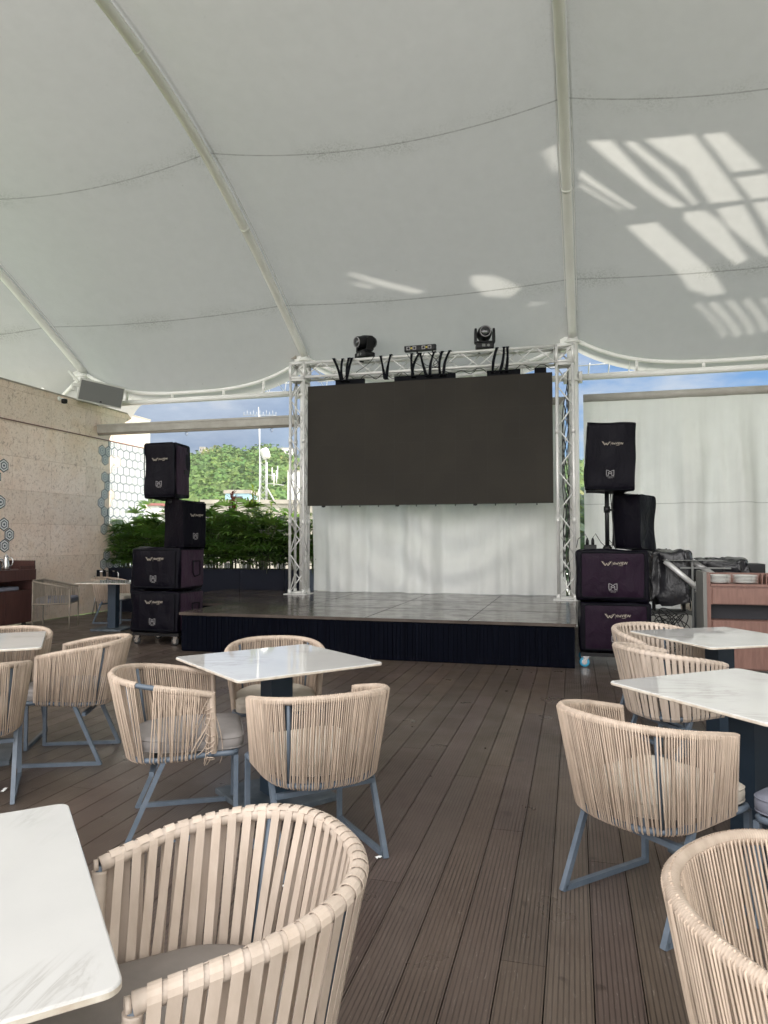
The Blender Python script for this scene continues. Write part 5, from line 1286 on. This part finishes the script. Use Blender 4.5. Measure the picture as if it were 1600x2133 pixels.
# buildings
def building(x, y, z0, w, d, h, m, label, win=(3, 2), roof=None, rz=0, name='town_building'):
    t = thing(name, label, 'building', (x, y, z0), rz)
    mb = MB(); mb.box((-w/2, -d/2, 0), (w/2, d/2, h)); mb.build('wall', M[m], t)
    mb = MB()
    if roof == 'red': mb.loft([[(-w/2-.4, -d/2-.4, h), (w/2+.4, -d/2-.4, h), (w/2+.4, d/2+.4, h), (-w/2-.4, d/2+.4, h)], [(-w/4, -.1, h+w*.16), (w/4, -.1, h+w*.16), (w/4, .1, h+w*.16), (-w/4, .1, h+w*.16)]])
    else: mb.box((-w/2-.1, -d/2-.1, h), (w/2+.1, d/2+.1, h+.25))
    mb.build('roof', M['roofr' if roof == 'red' else 'conc'], t)
    for i in range(win[0]):
        for j in range(win[1]):
            cx = -w/2+w*(i+.5)/win[0]; cz_ = h*(j+.55)/win[1]; mb = MB(); mb.box((cx-w/win[0]*.22, -d/2-.03, cz_-h/win[1]*.2), (cx+w/win[0]*.22, -d/2+.05, cz_+h/win[1]*.2)); mb.build('window', M['dark'], t)
def ray_xy(px, d): return cw((px-800)/1480*d, d)
def zat(py, d): return CAM_H+(1123-py)/1480*d
def bld(px0, px1, ytop, d, m, label, zb=-13.9, depth=8, **k):
    c_ = ray_xy((px0+px1)/2, d); w = (px1-px0)/1480*d; building(c_[0], c_[1], zb, w, depth, zat(ytop, d)-zb, m, label, rz=R(15)-math.atan(((px0+px1)/2-800)/1480)*.0, **k)
bld(452, 690, 1055, 48, 'conc', 'long weathered concrete flat roofed building behind the palms', win=(7, 6))
bld(478, 527, 1030, 52, 'lblue', 'small pale blue rooftop hut with a dark opening on the concrete building', zb=zat(1054, 52), depth=3, win=(1, 1))
bld(300, 352, 1056, 90, 'white', 'low house with a red roof beside the stone wall end', roof='red', win=(3, 4))
bld(355, 392, 1075, 80, 'white', 'white house low among the trees left of the concrete building', win=(3, 5))
bld(400, 446, 1068, 100, 'conc', 'cream block beyond the lower covered speaker', win=(4, 6))
bld(420, 430, 934, 262, 'conc', 'tiny brown grey house on the ridge of the hill', zb=zat(944, 262), win=(2, 1))
bld(566, 602, 948, 240, 'white', 'white house among trees on the hill right of the mast', zb=zat(962, 240), win=(3, 1))
bld(584, 612, 936, 250, 'white', 'pale house below the hilltop seen beside the truss', zb=zat(950, 250), win=(2, 1))
bld(604, 650, 985, 150, 'white', 'white apartment block seen through the left truss leg', win=(4, 8))
bld(1150, 1290, 1040, 70, 'white', 'white block seen through the right truss leg', win=(5, 6))
leafy_tree('far_tree', *ray_xy(1196, 40), -8, 13.5, 3.2, 'darktree', 'dark tree behind the column right of the stage', 21, 1400, .35)
for i, (px, d, py, lb) in enumerate(((352, 60, 1062, 'yellow green tree left of the concrete building'), (430, 62, 1070, 'green tree before the cream block'), (392, 70, 1050, 'green tree below the hill beside the speaker cover'), (318, 70, 1072, 'green tree beside the red roofed house'))):
    c_ = ray_xy(px, d); leafy_tree('town_tree', c_[0], c_[1], zat(py, d)-9, 9, 2.2, 'bamboo' if i == 0 else 'hilltree', lb, 30+i, 900, .3)
# telecom mast
c_ = ray_xy(548, 50); z0 = zat(1056, 50)
t = thing('telecom_mast', 'white lattice telecom mast with a round dish on the concrete roof', 'mast', (c_[0], c_[1], z0), R(15))
mb = MB(); box_truss(mb, (0, 0, 0), (0, 0, 3.6), .42, .42, .018, .010); mb.build('lattice', M['tower'], t)
mb = MB(); mb.tube([(-.25, 0, 3.0), (-.38, 0, 7.1)], .035, 8); mb.tube([(.25, 0, 0), (.25, 0, 3.2)], .05, 8); mb.build('pole', M['tower'], t)
mb = MB(); T = Matrix.Translation((.05, -.1, 3.75)) @ Matrix.Rotation(R(70), 4, 'Y') @ Matrix.Rotation(R(-20), 4, 'X'); mb.lathe([(.38, -.12), (.40, .0), (.40, .28), (.34, .34), (.05, .36)], 24, 0, T); mb.build('dish', M['white'], t)
for k, (dx, dz_) in enumerate(((.62, 1.9), (.75, 1.5), (.92, 1.7), (1.0, 2.0))): mb = MB(); mb.tube([(dx, 0, dz_), (dx, 0, dz_+.9)], .035, 8); mb.build('antenna', M['white'], t)
mb = MB(); mb.tube([(.2, 0, 1.7), (1.45, 0, 1.55)], .025, 6); mb.tube([(.2, 0, 2.3), (1.0, 0, 2.2)], .025, 6); mb.tube([(.3, 0, 1.3), (1.1, 0, -.1)], .05, 6); mb.tube([(-.3, 0, 1.3), (-.5, 0, -.1)], .04, 6); mb.build('crossarm', M['tower'], t)
# small aerials on the roller housing line
c_ = ray_xy(540, 30)
t = thing('roof_aerial', 'thin white comb aerial above the rolled blind against the sky', 'aerial', (c_[0], c_[1], zat(868, 30)), R(15))
mb = MB(); mb.tube([(-.7, 0, .1), (.7, 0, .1)], .012, 5); mb.tube([(0, 0, -11), (0, 0, .12)], .02, 6)
for k in range(11): mb.tube([(-.68+.136*k, 0, .08), (-.68+.136*k, 0, .24+.06*(k % 2))], .009, 4)
mb.build('elements', M['tower'], t)
# added unseen blocker on the right: shades the canopy, slots cast sun patches
PATCH = [[(9.121, 14.789), (9.093, 14.651), (9.554, 14.436), (9.393, 14.597)], [(9.608, 14.217), (9.682, 14.179), (10.012, 13.556), (10.016, 13.476)], [(9.429, 14.305), (9.556, 14.244), (10.012, 13.424), (10.011, 13.33)], [(9.076, 14.376), (9.067, 14.086), (9.624, 13.402), (10.026, 12.789), (10.017, 12.982), (9.9, 13.173), (9.312, 14.038)], [(9.088, 13.974), (9.087, 13.837), (9.536, 13.194), (9.999, 12.69), (10.01, 12.753), (9.537, 13.345)], [(9.059, 13.769), (9.03, 13.27), (9.999, 12.256), (9.999, 12.597), (9.491, 13.115)], [(9.037, 13.216), (9.041, 12.973), (9.582, 12.339), (9.585, 12.633)], [(9.673, 12.559), (9.664, 12.246), (9.894, 11.974), (10.006, 11.901), (9.996, 12.206)], [(10.054, 12.162), (10.063, 11.864), (10.616, 11.388), (10.603, 11.589)], [(10.087, 12.482), (10.066, 12.212), (10.887, 11.383), (10.886, 11.471), (10.358, 12.204)], [(10.103, 12.811), (10.098, 12.568), (10.275, 12.298), (10.901, 11.606), (10.993, 11.685), (10.218, 12.723)], [(10.255, 13.331), (10.222, 12.988), (11.353, 11.453), (11.364, 11.664), (11.267, 11.964), (10.908, 12.448)], [(11.445, 11.727), (11.443, 11.637), (11.827, 10.856), (11.835, 10.92)], [(11.443, 11.58), (11.439, 11.463), (11.835, 10.685), (11.835, 10.8)], [(11.434, 11.39), (11.437, 11.286), (11.824, 10.553), (11.825, 10.659)], [(11.434, 11.209), (11.438, 11.105), (11.801, 10.439), (11.814, 10.522)], [(11.435, 11.024), (11.448, 10.922), (11.676, 10.519), (11.744, 10.481)], [(10.504, 16.441), (10.517, 16.303), (10.687, 15.865), (10.954, 15.203), (10.962, 15.389), (10.735, 15.951)], [(10.675, 16.348), (10.703, 16.153), (10.8, 15.911), (10.796, 16.049)], [(10.743, 14.78), (10.801, 14.467), (11.067, 14.024), (11.202, 14.056), (11.123, 14.439), (10.921, 14.688)], [(11.339, 13.83), (11.317, 13.759), (11.395, 13.501), (11.371, 13.689)]]
cu = bpy.data.curves.new('f', 'CURVE'); cu.dimensions = '2D'; cu.fill_mode = 'BOTH'; cu.extrude = .02
def spl(pts):
    s = cu.splines.new('POLY'); s.points.add(len(pts)-1)
    for i, (x, y) in enumerate(pts): s.points[i].co = (x, y, 0, 1)
    s.use_cyclic_u = True
spl([(-9, -14), (12.25, -14), (12.25, 29), (-9, 29)])
for P in PATCH: spl(P)
o = bpy.data.objects.new('f', cu); C.objects.link(o); dg = bpy.context.evaluated_depsgraph_get(); me = o.evaluated_get(dg).to_mesh()
mb = MB(); mb.add([(10.4+v.co.z, v.co.x, v.co.y) for v in me.vertices], [tuple(p.vertices) for p in me.polygons]); o.evaluated_get(dg).to_mesh_clear(); bpy.data.objects.remove(o)
nb = thing('sun_blocker', 'tall pale neighbouring tower with slotted screen wall beyond the right of the terrace', 'building', (0, 0, 0))
mb.build('slotted_sheet', M['blocker'], nb)

# ------------------------------------------------------------------ haze
mb = MB(); mb.box((-420, -30, -15), (420, 420, 60)); hz = mb.build('haze', M['dark'])
hm = bpy.data.materials.new('haze_air'); hm.use_nodes = True; hm.node_tree.nodes.clear()
ho = hm.node_tree.nodes.new('ShaderNodeOutputMaterial'); hp = hm.node_tree.nodes.new('ShaderNodeVolumePrincipled')
hp.inputs['Color'].default_value = (.86, .90, .95, 1); hp.inputs['Density'].default_value = .0004; hp.inputs['Anisotropy'].default_value = .3
hm.node_tree.links.new(hp.outputs[0], ho.inputs['Volume']); hz.data.materials.clear(); hz.data.materials.append(hm); hz['kind'] = 'stuff'
